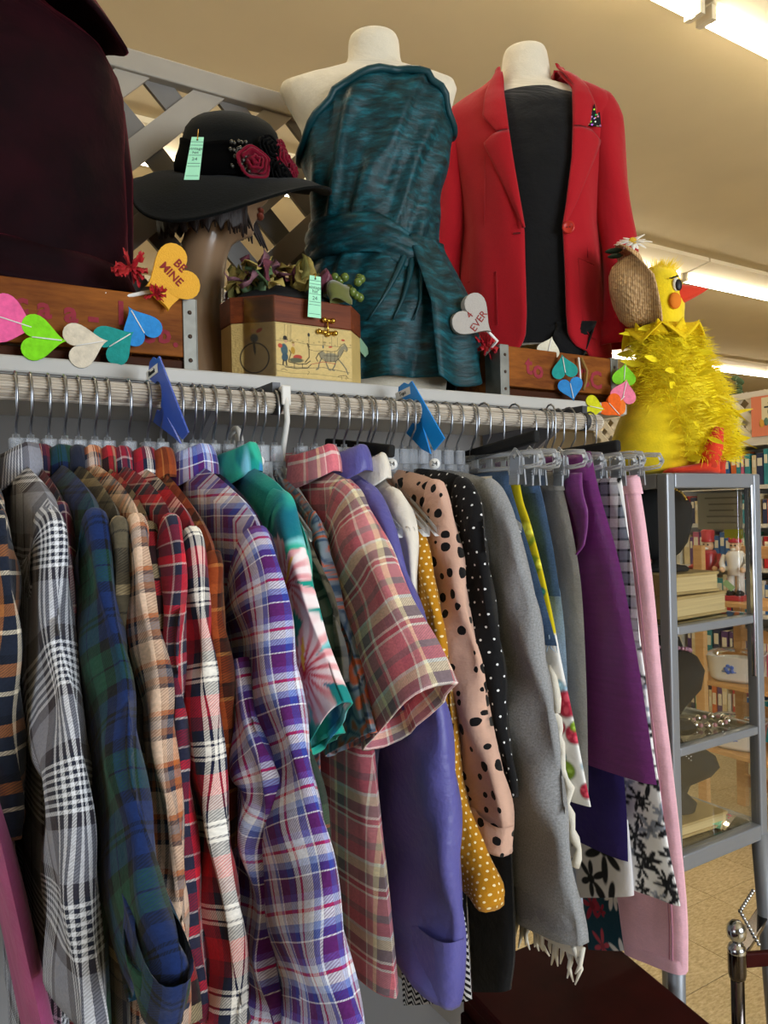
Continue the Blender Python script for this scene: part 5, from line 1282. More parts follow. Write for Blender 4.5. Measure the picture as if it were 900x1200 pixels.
for i in range(25):
    a = math.pi*(1+i/24); row = []; ru = []
    for (rw, rd, z) in ((.066, .062, .755), (.066, .062, .780), (.075, .072, .778), (.095, .085, .745)): row.append((rw*math.cos(a), -rd*math.sin(a), z)); ru.append((a*.08, z))
    P.append(row); U.append(ru)
solid(MB().grid(P, U).build('back_collar', REDW, T, local=True), .004)
def arm(sgn, pts, r0):
    P = []; U = []; E = spl(pts, 44); L = 0
    for i in range(44):
        t_ = i/43; c = E[i]; w_ = r0[0]*(1-t_)+r0[1]*t_
        if t_ < .12: w_ *= .45+.55*math.sqrt(t_/.12)
        row = []; ru = []
        for k in range(25):
            a = 2*math.pi*k/24; q = 1+.05*math.sin(3*a+11*t_)
            row.append((c[0]+w_*q*math.cos(a), c[1]-w_*1.15*q*math.sin(a), c[2])); ru.append((a*.06, c[2]))
        P.append(row); U.append(ru)
    last = np.array(P[-1]); cc = last.mean(0); P.append([tuple(cc+(q-cc)*.9) for q in last]); P.append([tuple(cc+(q-cc)*.9+np.array([0, 0, .05])) for q in last]); U += [U[-1], U[-1]]
    MB().grid(P, U).build('sleeve', REDW, T, local=True)
arm(1, [(.158, .0, .718), (.170, .0, .66), (.178, -.005, .56), (.188, -.01, .45), (.200, -.012, .36), (.196, -.03, .26), (.182, -.05, .145)], (.046, .037))
arm(-1, [(-.158, .0, .718), (-.170, .0, .66), (-.180, 0, .56), (-.190, -.01, .45), (-.200, -.012, .36), (-.198, -.02, .26), (-.19, -.03, .16)], (.052, .042))
bx = .084; bz = (.208+.43)*.93-.208; by = fy(bx, bz, .012)
MB().lathe([(.001, 0), (.010, 0), (.0135, .002), (.0135, .004), (.011, .0055), (.009, .0035), (.001, .0035)], 20, Matrix.Rotation(R(90), 3, 'X'), 0, (bx, by, bz)).build('button', plain('button_red', '#b5281c', .35), T, local=True)
m = MB()
for e in (-.003, .003): m.ball((bx+e, by-.0045, bz), .0013, 6, 4)
m.build('button_holes', ink, T, local=True)
MB().box((-.026, fy(-.026, bz-.004, .002), bz-.004), (.016, .003, .003)).build('buttonhole', plain('thread_dark', '#5a0a10', .9), T, smooth=False, local=True)
def line3(name, pts, r, mm, off=.0015):
    pts = [(u, z) for z, u in fq([(z, u) for u, z in pts])]
    MB().tube([(u, fy(u, z, off), z) for u, z in pts], r, 5).build(name, mm, T, local=True)
seam = plain('seam_red', '#8f0916', .9)
line3('pocket_seam', [(.112, .365), (.115, .25), (.122, .205), (.138, .185), (.152, .182)], .0011, seam); line3('pocket_seam', [(.112, .365), (.150, .356)], .0011, seam)
line3('pocket_seam', [(-.078, .345), (-.078, .22)], .0011, seam); line3('pocket_seam', [(-.150, .338), (-.078, .345)], .0011, seam)
line3('breast_seam', [(-.10, .62), (-.105, .45), (-.10, .36)], .0008, seam); line3('breast_seam', [(.135, .56), (.132, .45), (.135, .37)], .0008, seam)
def pk():
    t = NT('pocket_print'); v = t.n('ShaderNodeTexVoronoi'); v.inputs['Scale'].default_value = 160; t.l(t.obj(), v.inputs['Vector'])
    f = t.math('LESS_THAN', v.outputs['Distance'], .35); return t.fin(t.mix(f, h('#0d0d12'), v.outputs['Color']), .7)
m = MB(); m.prism([(-.019, -.004), (.014, -.012), (.012, .020), (.004, .016), (.001, .040), (-.008, .014)], (.147, fy(.147, .62, .014), .618), (1, 0, 0), (0, 0, 1), .004)
m.build('pocket_square', pk(), T, smooth=False, local=True)

# ---- velvet jacket on a form, at the left edge
T = facing('dress_form', .12, 1.27, 1.655, 'dress form in a dark maroon velvet jacket at the left edge', 'mannequin')
def velvet():
    t = NT('maroon_velvet'); uv = t.uv(); n = t.noise(uv, 7, 5, .6)
    c = t.ramp(n, [(.35, h('#0b0206')), (.75, h('#26060f'))], 'LINEAR'); t.bump(n, .4, .02)
    m_ = t.fin(c, .8, 0, .1, .6, .3); t.b.inputs['Sheen Tint'].default_value = h('#a8304a'); return m_
VEL = velvet()
VT = [(.10, .188, .125), (.20, .192, .125), (.30, .186, .118), (.36, .188, .118), (.41, .188, .112), (.44, .182, .102), (.468, .166, .092), (.49, .135, .082), (.51, .095, .072), (.53, .07, .065), (.60, .065, .062)]
loft(VT, 72, zn=70, disp=lambda a, z: .006*math.sin(6*a+1)*max(0, (.32-z)/.3)+.003*math.sin(9*a+20*z)).build('jacket', VEL, T, local=True)
P = []; U = []
for k in range(73):
    a = 2*math.pi*k/72; row = []; ru = []
    for j in range(14):
        s = j/13; rw = .17+.034*s; rd = .115+.03*s; z = .135-.062*s+.018*math.sin(3*s)+.010*math.sin(3*a+1)*s
        row.append((rw*math.cos(a), -rd*math.sin(a)-.004*math.sin(8*s+3*a), z)); ru.append((a*.17, z))
    P.append(row); U.append(ru)
solid(MB().grid(P, U).build('hem_flounce', VEL, T, local=True), .004)
P = []; U = []
for k in range(60):
    a = math.pi*.62-(2*math.pi*.86)*k/59; row = []; ru = []
    for j in range(10):
        s = j/9; tp = math.exp(-((a-.25)/.35)**2)+math.exp(-((a+math.pi-.25)/.35)**2); rw = .075+(.095+.028*tp)*s; rd = .07+.075*s; z = .60-(.10+.03*tp)*s**1.5
        row.append((rw*math.cos(a), -rd*math.sin(a), z)); ru.append((a*.1, s*.2))
    P.append(row); U.append(ru)
solid(MB().grid(P, U).build('wide_collar', VEL, T, local=True), .006)
for e in (-1, 1):
    MB().tube([(e*.165, .02, .40), (e*.172, .03, .30), (e*.172, .04, .16), (e*.168, .05, .03)], [.03, .035, .034, .03], 14).build('sleeve', VEL, T, local=True)
MB().tube([(0, 0, 0), (0, 0, .12)], .05, 20).build('stand', formm, T, local=True)
loft([(.58, .06, .055), (.66, .054, .05), (.68, .045, .042), (.685, .002, .002)], 24, zn=14).build('neck', formm, T, local=True)

# ---- mannequin head
T = facing('mannequin_head', .49, 1.30, 1.608, 'brown mannequin head in profile with a dark brown bob wig', 'mannequin head')
skin = plain('mannequin_skin', '#8a6d52', .28, var=.05, coat=.3)
P = []; U = []
def q(z): return z-1.608
prof = [ # z, front u, back u, half depth, nose bump
 (1.608, .030, -.125, .085, 0), (1.64, .022, -.120, .082, 0), (1.69, .006, -.110, .070, 0), (1.74, -.002, -.104, .060, 0), (1.80, -.002, -.096, .052, 0), (1.85, .003, -.086, .048, 0), (1.885, .012, -.070, .047, 0), (1.893, .026, -.068, .050, .012), (1.898, .040, -.068, .053, .013), (1.905, .046, -.068, .056, .010), (1.918, .048, -.072, .060, .004), (1.928, .054, -.075, .062, .006), (1.936, .056, -.078, .064, .009), (1.944, .057, -.08, .066, .008), (1.952, .058, -.082, .068, .010), (1.962, .059, -.085, .070, .026), (1.972, .060, -.087, .071, .022), (1.985, .059, -.078, .068, .012), (2.0, .055, -.066, .064, .003), (2.02, .050, -.058, .058, 0), (2.04, .040, -.046, .048, 0), (2.055, .024, -.03, .03, 0), (2.06, .0, -.002, .002, 0)]
for (z, f, bk, d, nb) in prof:
    cu, hw = (f+bk)/2, (f-bk)/2; row = []
    for k in range(48):
        a = 2*math.pi*k/48; dd = min(abs(a), 2*math.pi-abs(a))
        row.append((cu+hw*math.cos(a)+nb*math.exp(-(dd/.20)**2), -d*math.sin(a), q(z)))
    P.append(row)
o = MB().grid(P, cu=True).build('head', skin, T, local=True)
s_ = o.modifiers.new('sub', 'SUBSURF'); s_.levels = 1; s_.render_levels = 1
lip = plain('lipstick', '#7d3a2c', .3)
m = MB(); m.ball((.0655, 0, q(1.9425)), .012, 14, 8, (.55, 1.5, .36)); m.ball((.0645, 0, q(1.9335)), .012, 14, 8, (.6, 1.3, .42)); m.build('lips', lip, T, local=True)
for e in (-1, 1): MB().ball((.052, e*.028, q(2.0)), .011, 12, 8, (.6, 1.2, .6)).build('eye', plain('eye_white', '#cfc6ba', .3), T, local=True)
hair = plain('wig_brown', '#1c0f0a', .55, var=.5, vscale=40, bump=.6, bscale=60, aniso=(6, 6, .6))
P = []
for i in range(16):
    t_ = i/15; row = []
    for k in range(61):
        a = R(60)+R(240)*k/60; jag = .012*math.sin(k*1.9)+.006*math.sin(k*4.1)
        low = 1.908-.026*math.sin(a)+.012*math.cos(a)+jag*.8
        if math.cos(a) > .2: low -= .03*(math.cos(a)-.2)
        zt_ = 1.99-.040*math.sin(a); z = zt_+(low-zt_)*t_; sw = .010+.008*math.sin(t_*2.6)
        row.append((-.014+(.080+sw)*math.cos(a), -(.075+sw)*math.sin(a), q(z)))
    P.append(row)
W_ = solid(MB().grid(P).build('wig', hair, T, local=True), .006)
m = MB(); r_ = np.random.RandomState(5)
for k in range(150):
    a = R(58)+R(244)*r_.rand(); z1 = 1.902+.016*r_.rand()-.028*math.sin(a)-.025*max(0, math.cos(a)); s = .092+.006*r_.rand()
    m.tube([(-.014+.088*math.cos(a), -.083*math.sin(a), q(1.975-.03*math.sin(a))), (-.014+.098*math.cos(a), -.094*math.sin(a), q(1.945-.01*math.sin(a))), (-.012+s*math.cos(a), -.088*math.sin(a), q(z1))], [.004, .004, .0012], 5)
# cheek locks
for e in (-1, 1):
    for j in range(5 if e > 0 else 9): m.tube([(.022-.004*j if e > 0 else .046-.004*j, -e*.062, q(1.965)), ((.028 if e > 0 else .060)-.004*j, -e*.064, q(1.94)), ((.040 if e > 0 else .070)-.006*j+(.010 if j < 3 else 0), -e*.058, q((1.886 if e > 0 else 1.893)+.004*j))], [.005, .005, .0015], 5)
m.build('hair_strands', hair, W_, local=True)
# ---- black hat
T = facing('felt_hat', .49, 1.30, 1.935, 'wide-brimmed black felt hat with velvet roses on the mannequin head', 'hat')
felt = plain('black_felt', '#070909', .95, spec=.1, bump=.3, bscale=250, sheen=.04)
def q(z): return z-1.935
cu0 = .018; TILT = .46
def rim(a):
    ca, sa = math.cos(a), math.sin(a)   # a=90deg faces the viewer
    return 1.980-.030*max(0, sa)-.008*math.cos(2*a)+.010*math.sin(2*a+.6)+.050*ca*max(0, sa)
P = []
for i in range(24):
    t_ = i/23; row = []
    for k in range(72):
        a = 2*math.pi*k/72; ru = .092+(.176-.092)*t_; rd = .098+(.170-.098)*t_
        zr = rim(a); z = 2.004+(zr-2.004)*(t_**1.25)+.006*math.sin(math.pi*t_)
        if t_ > .9: z += .004*(t_-.9)*10
        row.append((cu0+ru*math.cos(a), -rd*math.sin(a), q(z)-TILT*rd*math.sin(a)))
    P.append(row)
solid(MB().grid(P, cu=True).build('brim', felt, T, local=True), .004)
CR = [(2.0, .094, .100), (2.03, .091, .097), (2.06, .087, .092), (2.085, .080, .085), (2.103, .066, .072), (2.113, .046, .052), (2.118, .022, .026), (2.119, .001, .001)]
P = []
for z in list(np.linspace(2.0, 2.1, 14))+[2.107, 2.112, 2.116, 2.118, 2.119]:
    w_, d = lerpT(CR, z); P.append([(cu0+w_*math.cos(2*math.pi*k/48), -d*math.sin(2*math.pi*k/48), q(z)-TILT*d*math.sin(2*math.pi*k/48)) for k in range(48)])
MB().grid(P, cu=True).build('crown', felt, T, local=True)
P = []
for z in np.linspace(2.006, 2.062, 8):
    w_, d = lerpT(CR, z); g = .004+.003*math.sin((z-2.0)*90); P.append([(cu0+(w_+g)*math.cos(2*math.pi*k/60), -(d+g)*math.sin(2*math.pi*k/60), q(z+.003*math.sin(2*math.pi*k/60*5))-TILT*(d+g)*math.sin(2*math.pi*k/60)) for k in range(60)])
solid(MB().grid(P, cu=True).build('velvet_band', plain('black_velvet', '#030304', .98, spec=.05), T, local=True), .003)
rosem = plain('rose_velvet', '#6e0a22', .85, spec=.1, sheen=.08); blkrose = plain('rose_black', '#060607', .95, spec=.1)
def rose(c, nrm, R0, mm, seed):
    r = np.random.RandomState(seed); n = Vector(nrm).normalized(); ux = n.orthogonal().normalized(); uy = n.cross(ux); m = MB(); c = Vector(c)
    m.ball(c, R0*.5, 10, 6)
    for L in range(4):
        rad = R0*(.22+.25*L); cnt = 3+L
        for k in range(cnt):
            a0 = r.uniform(0, 6.28); span = 2*math.pi/cnt*1.5; P = []
            for i in range(9):
                a = a0+span*(i/8-.5); edge = math.sin(math.pi*i/8); row = []
                for j in range(5):
                    s = j/4; rr = rad*(.75+.35*s)+R0*.06*math.sin(5*a); hh = R0*(.62-.14*L)*(s*1.2-.35)+R0*.10*edge*s
                    row.append(c+ux*rr*math.cos(a)+uy*rr*math.sin(a)+n*(hh+R0*.12))
                P.append(row)
            m.grid(P)
    return solid(m.build('rose', mm, T, local=True), R0*.11)
def hp(a, z, off):
    w_, d = lerpT(CR, z); return (cu0+(w_+off)*math.cos(a), -(d+off)*math.sin(a), q(z)-TILT*(d+off)*math.sin(a)), (math.cos(a), -math.sin(a), .15)
for (a, z, off, r0, mm, sd) in ((R(72), 2.026, .010, .027, rosem, 1), (R(36), 2.035, .010, .024, rosem, 2), (R(18), 2.018, .012, .020, rosem, 3), (R(52), 2.05, .008, .024, blkrose, 4), (R(46), 2.012, .014, .024, blkrose, 5), (R(30), 2.060, .006, .014, rosem, 6)):
    p_, n_ = hp(a, z, off); rose(p_, n_, r0, mm, sd)
m = MB(); r_ = np.random.RandomState(8)
for k in range(26):
    p_, n_ = hp(R(84+r_.uniform(-8, 9)), 2.042+r_.uniform(-.03, .022), .010+r_.uniform(0, .008)); m.ball(p_, r_.uniform(.0025, .005), 7, 5)
m.build('bead_cluster', plain('bead_smoke', '#4c4a44', .2, .6), T, local=True)
T2 = T
def tagcard(parent_name, origin, ux, uy, w_, hh, label, lines, top=None):
    t = thing(parent_name, origin, 0, label, 'price tag', 'mint green price tags')
    ux, uy = Vector(ux).normalized(), Vector(uy).normalized(); n = ux.cross(uy); o = Vector(origin)
    MB().prism([(-w_/2, 0), (-w_/2+.002, hh), (w_/2-.002, hh), (w_/2, 0)], o, ux, uy, .0008).build('card', tagpaper, t, smooth=False)
    m = MB()
    for f in (.08, .30, .37, .56, .80, .88):
        m.prism([(-w_*.42, hh*f), (w_*.42, hh*f), (w_*.42, hh*f+.0006), (-w_*.42, hh*f+.0006)], o+n*.0006, ux, uy, .0003)
    for (f, s, sz) in lines: text_mb(s, sz, o+n*.0006+uy*hh*f, ux, uy, m, .0001)
    m.build('handwriting', plain('pen_ink', '#46685a', .8), t, smooth=False)
    MB().lathe([(.001, 0), (.0016, 0), (.0016, .0012), (.001, .0012)], 10, n.to_track_quat('Z', 'Y').to_matrix(), 0, o+uy*hh*.93).build('hole', ink, t)
    if top is not None: MB().tube([o+uy*hh*.93, o+uy*(hh*1.05)+n*.002, top], .0009, 6).build('safety_pin', brass, t)
def fw(u, y, z, X, Y, Z):
    az = math.atan2(X, Y); return Vector((X+u*math.cos(az)+y*math.sin(az), Y-u*math.sin(az)+y*math.cos(az), Z+z))
o_ = fw(-.047, -.158, 1.925, .49, 1.30, 0); az = math.atan2(.49, 1.30); rx = Vector((math.cos(az), -math.sin(az), 0))
tagcard('price_tag', o_, rx*1+Vector((0, 0, .06)), Vector((0, 0, 1))+rx*.12+Vector((math.sin(az), math.cos(az), 0))*.40, .023, .090, 'mint green price tag pinned to the black hat band', [(.72, 'vintage', .008), (.63, 'hat', .008), (.47, '24', .009)], fw(-.036, -.116, 2.025, .49, 1.30, 0))

# ---- soda crates
cratew = wood('crate_wood', '#5a2c10', '#985a22', (2.5, 20, 14), .6, .0, .2, .1)
crated = wood('crate_wood_dark', '#2a1409', '#4a2611', (2.5, 20, 14), .6, 0, .1, .1)
galv = plain('galvanised', '#7c7b74', .5, .7, var=.2, vscale=30); nailm = plain('nail_rust', '#4a3a30', .6, .6)
redink = plain('stencil_red', '#8a2433', .8, var=.2, vscale=60)
def crate(X0_, X1_, Yf, depth, zb, hh, label, letters):
    t = thing('soda_crate', ((X0_+X1_)/2, Yf+depth/2, zb), 0, label, 'crate', 'wooden soda crates')
    L = X1_-X0_; xm_ = (X0_+X1_)/2
    MB().box((xm_, Yf+.006, zb+.024+(hh-.024)/2), (L-.004, .012, hh-.024)).build('front_board', cratew, t, smooth=False, bevel=.002)
    MB().box((xm_, Yf+.009, zb+.010), (L-.004, .012, .020)).build('bottom_slat', crated, t, smooth=False, bevel=.002)
    MB().box((xm_, Yf+depth-.006, zb+hh/2), (L-.004, .012, hh)).build('back_board', cratew, t, smooth=False, bevel=.002)
    for x in (X0_+.012, X1_-.012):
        m = MB(); m.box((x, Yf+depth/2, zb+hh/2), (.022, depth-.026, hh)); m.build('end_board', cratew, t, smooth=False, bevel=.002)
    MB().box((xm_, Yf+depth/2, zb+.004), (L-.05, depth-.03, .008)).build('floor_board', crated, t, smooth=False)
    MB().ball((X0_+.0005, Yf+depth*.5, zb+hh*.62), .02, 14, 8, (.08, 2.0, .75)).build('hand_hole', black_pl, t)
    for x, e in ((X0_+.009, -1), (X1_-.009, 1)):
        m = MB(); m.box((x, Yf-.0012, zb+hh/2), (.020, .0025, hh+.002)); m.box((x+e*.0105, Yf+.02, zb+hh/2), (.0022, .045, hh+.002)); m.box((x, Yf+.012, zb-.0005+hh+.0012), (.02, .028, .0018))
        s = m.build('metal_strap', galv, t, smooth=False, bevel=.0008)
        m = MB()
        for k in range(3): m.ball((x, Yf-.003, zb+hh*(.18+.32*k)), .0032, 8, 5, (1, .5, 1))
        m.build('nails', nailm, s)
    for (ch, x, z, sz) in letters: text_mb(ch, sz, (x, Yf-.0006, z), (1, 0, 0), (0, 0, 1), None, .0003, bold=.0014).build('stencil_letter', redink, t, smooth=False)
    return t
crate(-.10, .368, 1.1, .30, 1.608, .109, 'long wooden soda crate under the velvet jacket, red stencil letters', [('c', .135, 1.683, .04), ('a', .163, 1.680, .04), ('a', .196, 1.678, .04), ('-', .225, 1.676, .045), ('l', .262, 1.684, .045), ('o', .30, 1.660, .038), ('b', .322, 1.662, .038), ('.', .338, 1.658, .038)])
crate(.952, 1.268, 1.1, .40, 1.608, .100, 'wooden soda crate under the red blazer, faded red stencil letters', [('t', 1.022, 1.674, .05), ('o', 1.046, 1.668, .05), ('C', 1.168, 1.66, .05), ('C', 1.205, 1.658, .05)])

# ---- decoupage box
t = thing('decoupage_box', (.565, 1.185, 1.61), 0, 'eight-sided wooden box with a printed sleigh scene and brass latch', 'box')
OCT = [(.503, 1.12), (.644, 1.12), (.688, 1.165), (.688, 1.215), (.644, 1.255), (.503, 1.255), (.448, 1.215), (.448, 1.168)]
def octp(s, zz, off=0): 
    cx_, cy_ = .568, 1.1875; return [(cx_+(x-cx_)*s, cy_+(y-cy_)*s) for x, y in OCT]
par = plain('parchment', '#c9ad6c', .45, var=.12, vscale=25); mah = wood('box_lid_wood', '#4a2011', '#7d3d1e', (2, 14, 30), .4, .08)
zb, zl, zt = 1.619, 1.706, 1.748
MB().prism(octp(.985, 0), (0, 0, (zb+zl)/2), (1, 0, 0), (0, 1, 0), zl-zb).build('body', par, t, smooth=False)
MB().prism(octp(1.0, 0), (0, 0, (zl+zt)/2+.0006), (1, 0, 0), (0, 1, 0), zt-zl).build('lid', mah, t, smooth=False, bevel=.0015)
for x, y in ((.515, 1.135), (.632, 1.135), (.632, 1.24), (.515, 1.24)): MB().ball((x, y, 1.6145), .0062, 10, 7).build('foot', brass, t)
# printed scene, painted on a fine panel
gx, gz = 230, 130
def scene_paint(u, v):
    C = np.ones((len(u), 3))*h3('#d3b878'); C *= (1+.05*nz(u, v, 30)+.03*nz(u, v, 75, 2))[:, None]
    sky = np.clip((v-.62)*3, 0, 1)[:, None]; C = C*(1-.25*sky)+h3('#b9a56a')*.25*sky
    K = h3('#3a3226')
    def stroke(pts, wd, c):
        for (a, b), (c_, d) in zip(pts[:-1], pts[1:]):
            L = max(1e-6, math.hypot(c_-a, d-b)); 
            tt = np.clip(((u-a)*(c_-a)+(v-b)*(d-b))/L**2, 0, 1); ds = np.hypot(u-a-tt*(c_-a), (v-b-tt*(d-b)))
            f = np.clip((wd-ds)/(wd*.6), 0, 1)[:, None]; C[:] = C*(1-f)+np.asarray(c)*f
    E = lambda *a: blot(C, u, v, *a)
    stroke([(0, .66), (.3, .68), (.6, .65), (1.6, .67)], .006, h3('#7a6a48'))
    for k in range(14): E(.1+.11*k, .70+.02*math.sin(k*3), .03, .02+.01*math.sin(k), 0, h3('#a08c5a'), .8)
    for x_ in (.17, .24, .28, .30): stroke([(x_, .66), (x_+.015, .98)], .005, h3('#6a5c40'))
    for x_ in (1.13, 1.25, .95): stroke([(x_, .66), (x_, .84)], .005, h3('#6a5c40'))
    stroke([(.02, .22), (.3, .19), (.7, .20), (.95, .23), (1.5, .17)], .008, h3('#6e6146'))
    stroke([(0, .1), (.3, .07), (.8, .09), (1.6, .05)], .007, h3('#9a8654'))
    # coachman
    E(.17, .50, .075, .13, .1, h3('#3f5a62'), .2); E(.18, .36, .07, .09, -.2, h3('#34505c'), .2); E(.09, .57, .05, .05, .3, h3('#b8482f'), .3); E(.20, .66, .035, .035, 0, h3('#c59b74'), .3)
    E(.19, .73, .045, .04, 0, h3('#241f1a'), .2); E(.19, .70, .065, .014, 0, h3('#241f1a'), .2); stroke([(.15, .30), (.14, .22)], .02, h3('#2b2620')); stroke([(.20, .30), (.21, .22)], .02, h3('#2b2620'))
    # child, blanket, sleigh
    E(.34, .50, .045, .08, .1, h3('#b38a2c'), .2); E(.35, .61, .032, .034, 0, h3('#c59b74'), .3); E(.345, .65, .035, .02, 0, h3('#8a6a2c'), .3)
    E(.43, .38, .10, .055, .1, h3('#b5402f'), .2); E(.40, .32, .17, .055, .05, h3('#5a5b43'), .3)
    stroke([(.25, .30), (.30, .45), (.27, .50)], .014, h3('#5c4a2a')); stroke([(.58, .30), (.66, .40), (.66, .55), (.63, .66), (.67, .60)], .016, h3('#5c4a2a')); stroke([(.25, .28), (.45, .25), (.6, .27), (.68, .33)], .013, K)
    stroke([(.18, .18), (.4, .165), (.62, .19), (.70, .27)], .011, K); stroke([(.36, .27), (.36, .18)], .009, K); stroke([(.52, .27), (.52, .18)], .009, K)
    # lamp
    stroke([(.66, .62), (.66, .78)], .007, K); E(.66, .83, .028, .045, 0, h3('#2b2a28'), .3)
    # horse
    G = h3('#8a8268')
    E(1.10, .44, .20, .10, .06, G, .25); E(.93, .47, .08, .09, .3, G, .3); E(1.32, .58, .06, .15, -.5, G, .3); E(1.42, .66, .045, .085, .5, G, .3)
    for pl in ([(.92, .42), (.86, .30), (.84, .20), (.80, .18)], [(.98, .40), (1.02, .28), (1.06, .20), (1.10, .19)], [(1.22, .40), (1.18, .28), (1.13, .20), (1.17, .19)], [(1.26, .42), (1.34, .34), (1.42, .24), (1.46, .14)]): stroke(pl, .019, G); stroke(pl, .006, K)
    stroke([(.86, .50), (.96, .56), (1.12, .55), (1.24, .58), (1.33, .70), (1.40, .74), (1.46, .64), (1.44, .58), (1.38, .60), (1.30, .46), (1.20, .37), (1.0, .35), (.90, .40), (.86, .50)], .007, K)
    for x_ in (1.02, 1.10, 1.18, 1.25): stroke([(x_, .36), (x_+.01, .56)], .006, K)
    stroke([(.66, .55), (.8, .53), (.96, .56)], .005, K); stroke([(.96, .46), (1.28, .48)], .006, K); stroke([(.86, .50), (.80, .40), (.83, .34)], .012, K)
    stroke([(.70, .27), (.95, .34), (1.2, .32)], .008, h3('#a8432f')); E(1.10, .64, .05, .02, .2, h3('#b5402f'), .4); E(1.37, .80, .05, .025, 0, h3('#b5402f'), .4)
    E(.95, .63, .02, .04, 0, h3('#4a5a5c'), .4); E(.98, .72, .05, .018, 0, h3('#8a7a48'), .5)
    stroke([(.10, .12), (.16, .14), (.22, .11)], .006, K); stroke([(.62, .06), (.66, .12), (.63, .13)], .005, K); stroke([(1.25, .08), (1.32, .10), (1.42, .11), (1.46, .06)], .008, h3('#5a4424')); stroke([(1.32, .09), (1.33, .03)], .006, h3('#5a4424')); stroke([(1.42, .10), (1.42, .03)], .006, h3('#5a4424'))
    stroke([(.01, .01), (.01, .99), (1.6, .99)], .005, h3('#8a744a'))
    return np.clip(C, 0, 1)
pp = printed('printed_paper', .4)
def panel(nm, p0, p1, par_, fn, nx, nzz, asp):
    P = []; U = []; p0, p1 = Vector((*p0, 0)), Vector((*p1, 0)); d = (p1-p0).normalized(); n = Vector((d.y, -d.x, 0))
    for i in range(nzz):
        row = []; ru = []
        for k in range(nx):
            p = p0.lerp(p1, k/(nx-1))+n*.0012; row.append((p.x, p.y, zb+.001+(zl-zb-.002)*i/(nzz-1))); ru.append((asp*k/(nx-1), i/(nzz-1)))
        P.append(row); U.append(ru)
    return MB().grid(P, U).build(nm, pp, par_, paint=fn)
o8 = octp(.985, 0)
panel('sleigh_picture', o8[0], o8[1], t, scene_paint, gx, gz, 1.55)
def cyc_paint(u, v):
    C = np.ones((len(u), 3))*h3('#c3a76a'); C *= (1+.06*nz(u, v, 30))[:, None]
    r = np.hypot(u-.45, (v-.35)); f = np.clip((.018-np.abs(r-.28))/.01, 0, 1)[:, None]; C = C*(1-f)+h3('#3c3428')*f
    blot(C, u, v, .45, .72, .09, .10, .2, h3('#4c5a5e'), .3); blot(C, u, v, .55, .86, .08, .04, .5, h3('#b04a38'), .3); blot(C, u, v, .42, .86, .05, .05, 0, h3('#c59b74'), .3)
    blot(C, u, v, .45, .55, .03, .18, .1, h3('#3c3428'), .4)
    return np.clip(C, 0, 1)
panel('cycle_picture', o8[7], o8[0], t, cyc_paint, 90, 90, .85)
shine = glass('tape_film', (.96, .95, .96, 1), .12, 2.2)
dv = (Vector((*o8[0], 0))-Vector((*o8[7], 0))); nn_ = Vector((dv.y, -dv.x, 0)).normalized(); mid_ = Vector((*o8[7], 0)).lerp(Vector((*o8[0], 0)), .68)+nn_*.0035
MB().prism([(-.026, -.066), (.026, -.066), (.026, .060), (-.026, .060)], (mid_.x, mid_.y, 1.686), dv, (0, 0, 1), .0006).build('clear_tape', shine, t, smooth=False)
m = MB(); m.tube([(.590, 1.117, 1.717), (.606, 1.117, 1.717)], .0035, 8); m.tube([(.578, 1.117, 1.697), (.612, 1.117, 1.697)], .0032, 8); m.tube([(.596, 1.115, 1.718), (.595, 1.113, 1.695)], .0018, 6)
for x, z in ((.590, 1.717), (.606, 1.717), (.580, 1.697), (.596, 1.694), (.610, 1.697)): m.ball((x, 1.115, z), .0045, 8, 6)
m.build('brass_latch', brass, t)
tagcard('price_tag', (.567, 1.106, 1.716), (1, 0, 0), (.06, .02, 1), .024, .068, 'mint green price tag hanging in front of the box lid', [(.72, 'vintage', .008), (.63, 'hat', .008), (.46, '24', .009)], Vector((.572, 1.125, 1.79)))
MB_t = thing('price_tag', (.678, 1.16, 1.69), 0, 'dull green tag corner sticking out behind the box', 'price tag', 'mint green price tags')
MB().prism([(0, 0), (.025, -.03), (.035, -.02), (.012, .012)], (.688, 1.20, 1.71), (.9, -.4, 0), (0, 0, 1), .0008).build('card', plain('tag_green_shade', '#7fa487', .8), MB_t, smooth=False)
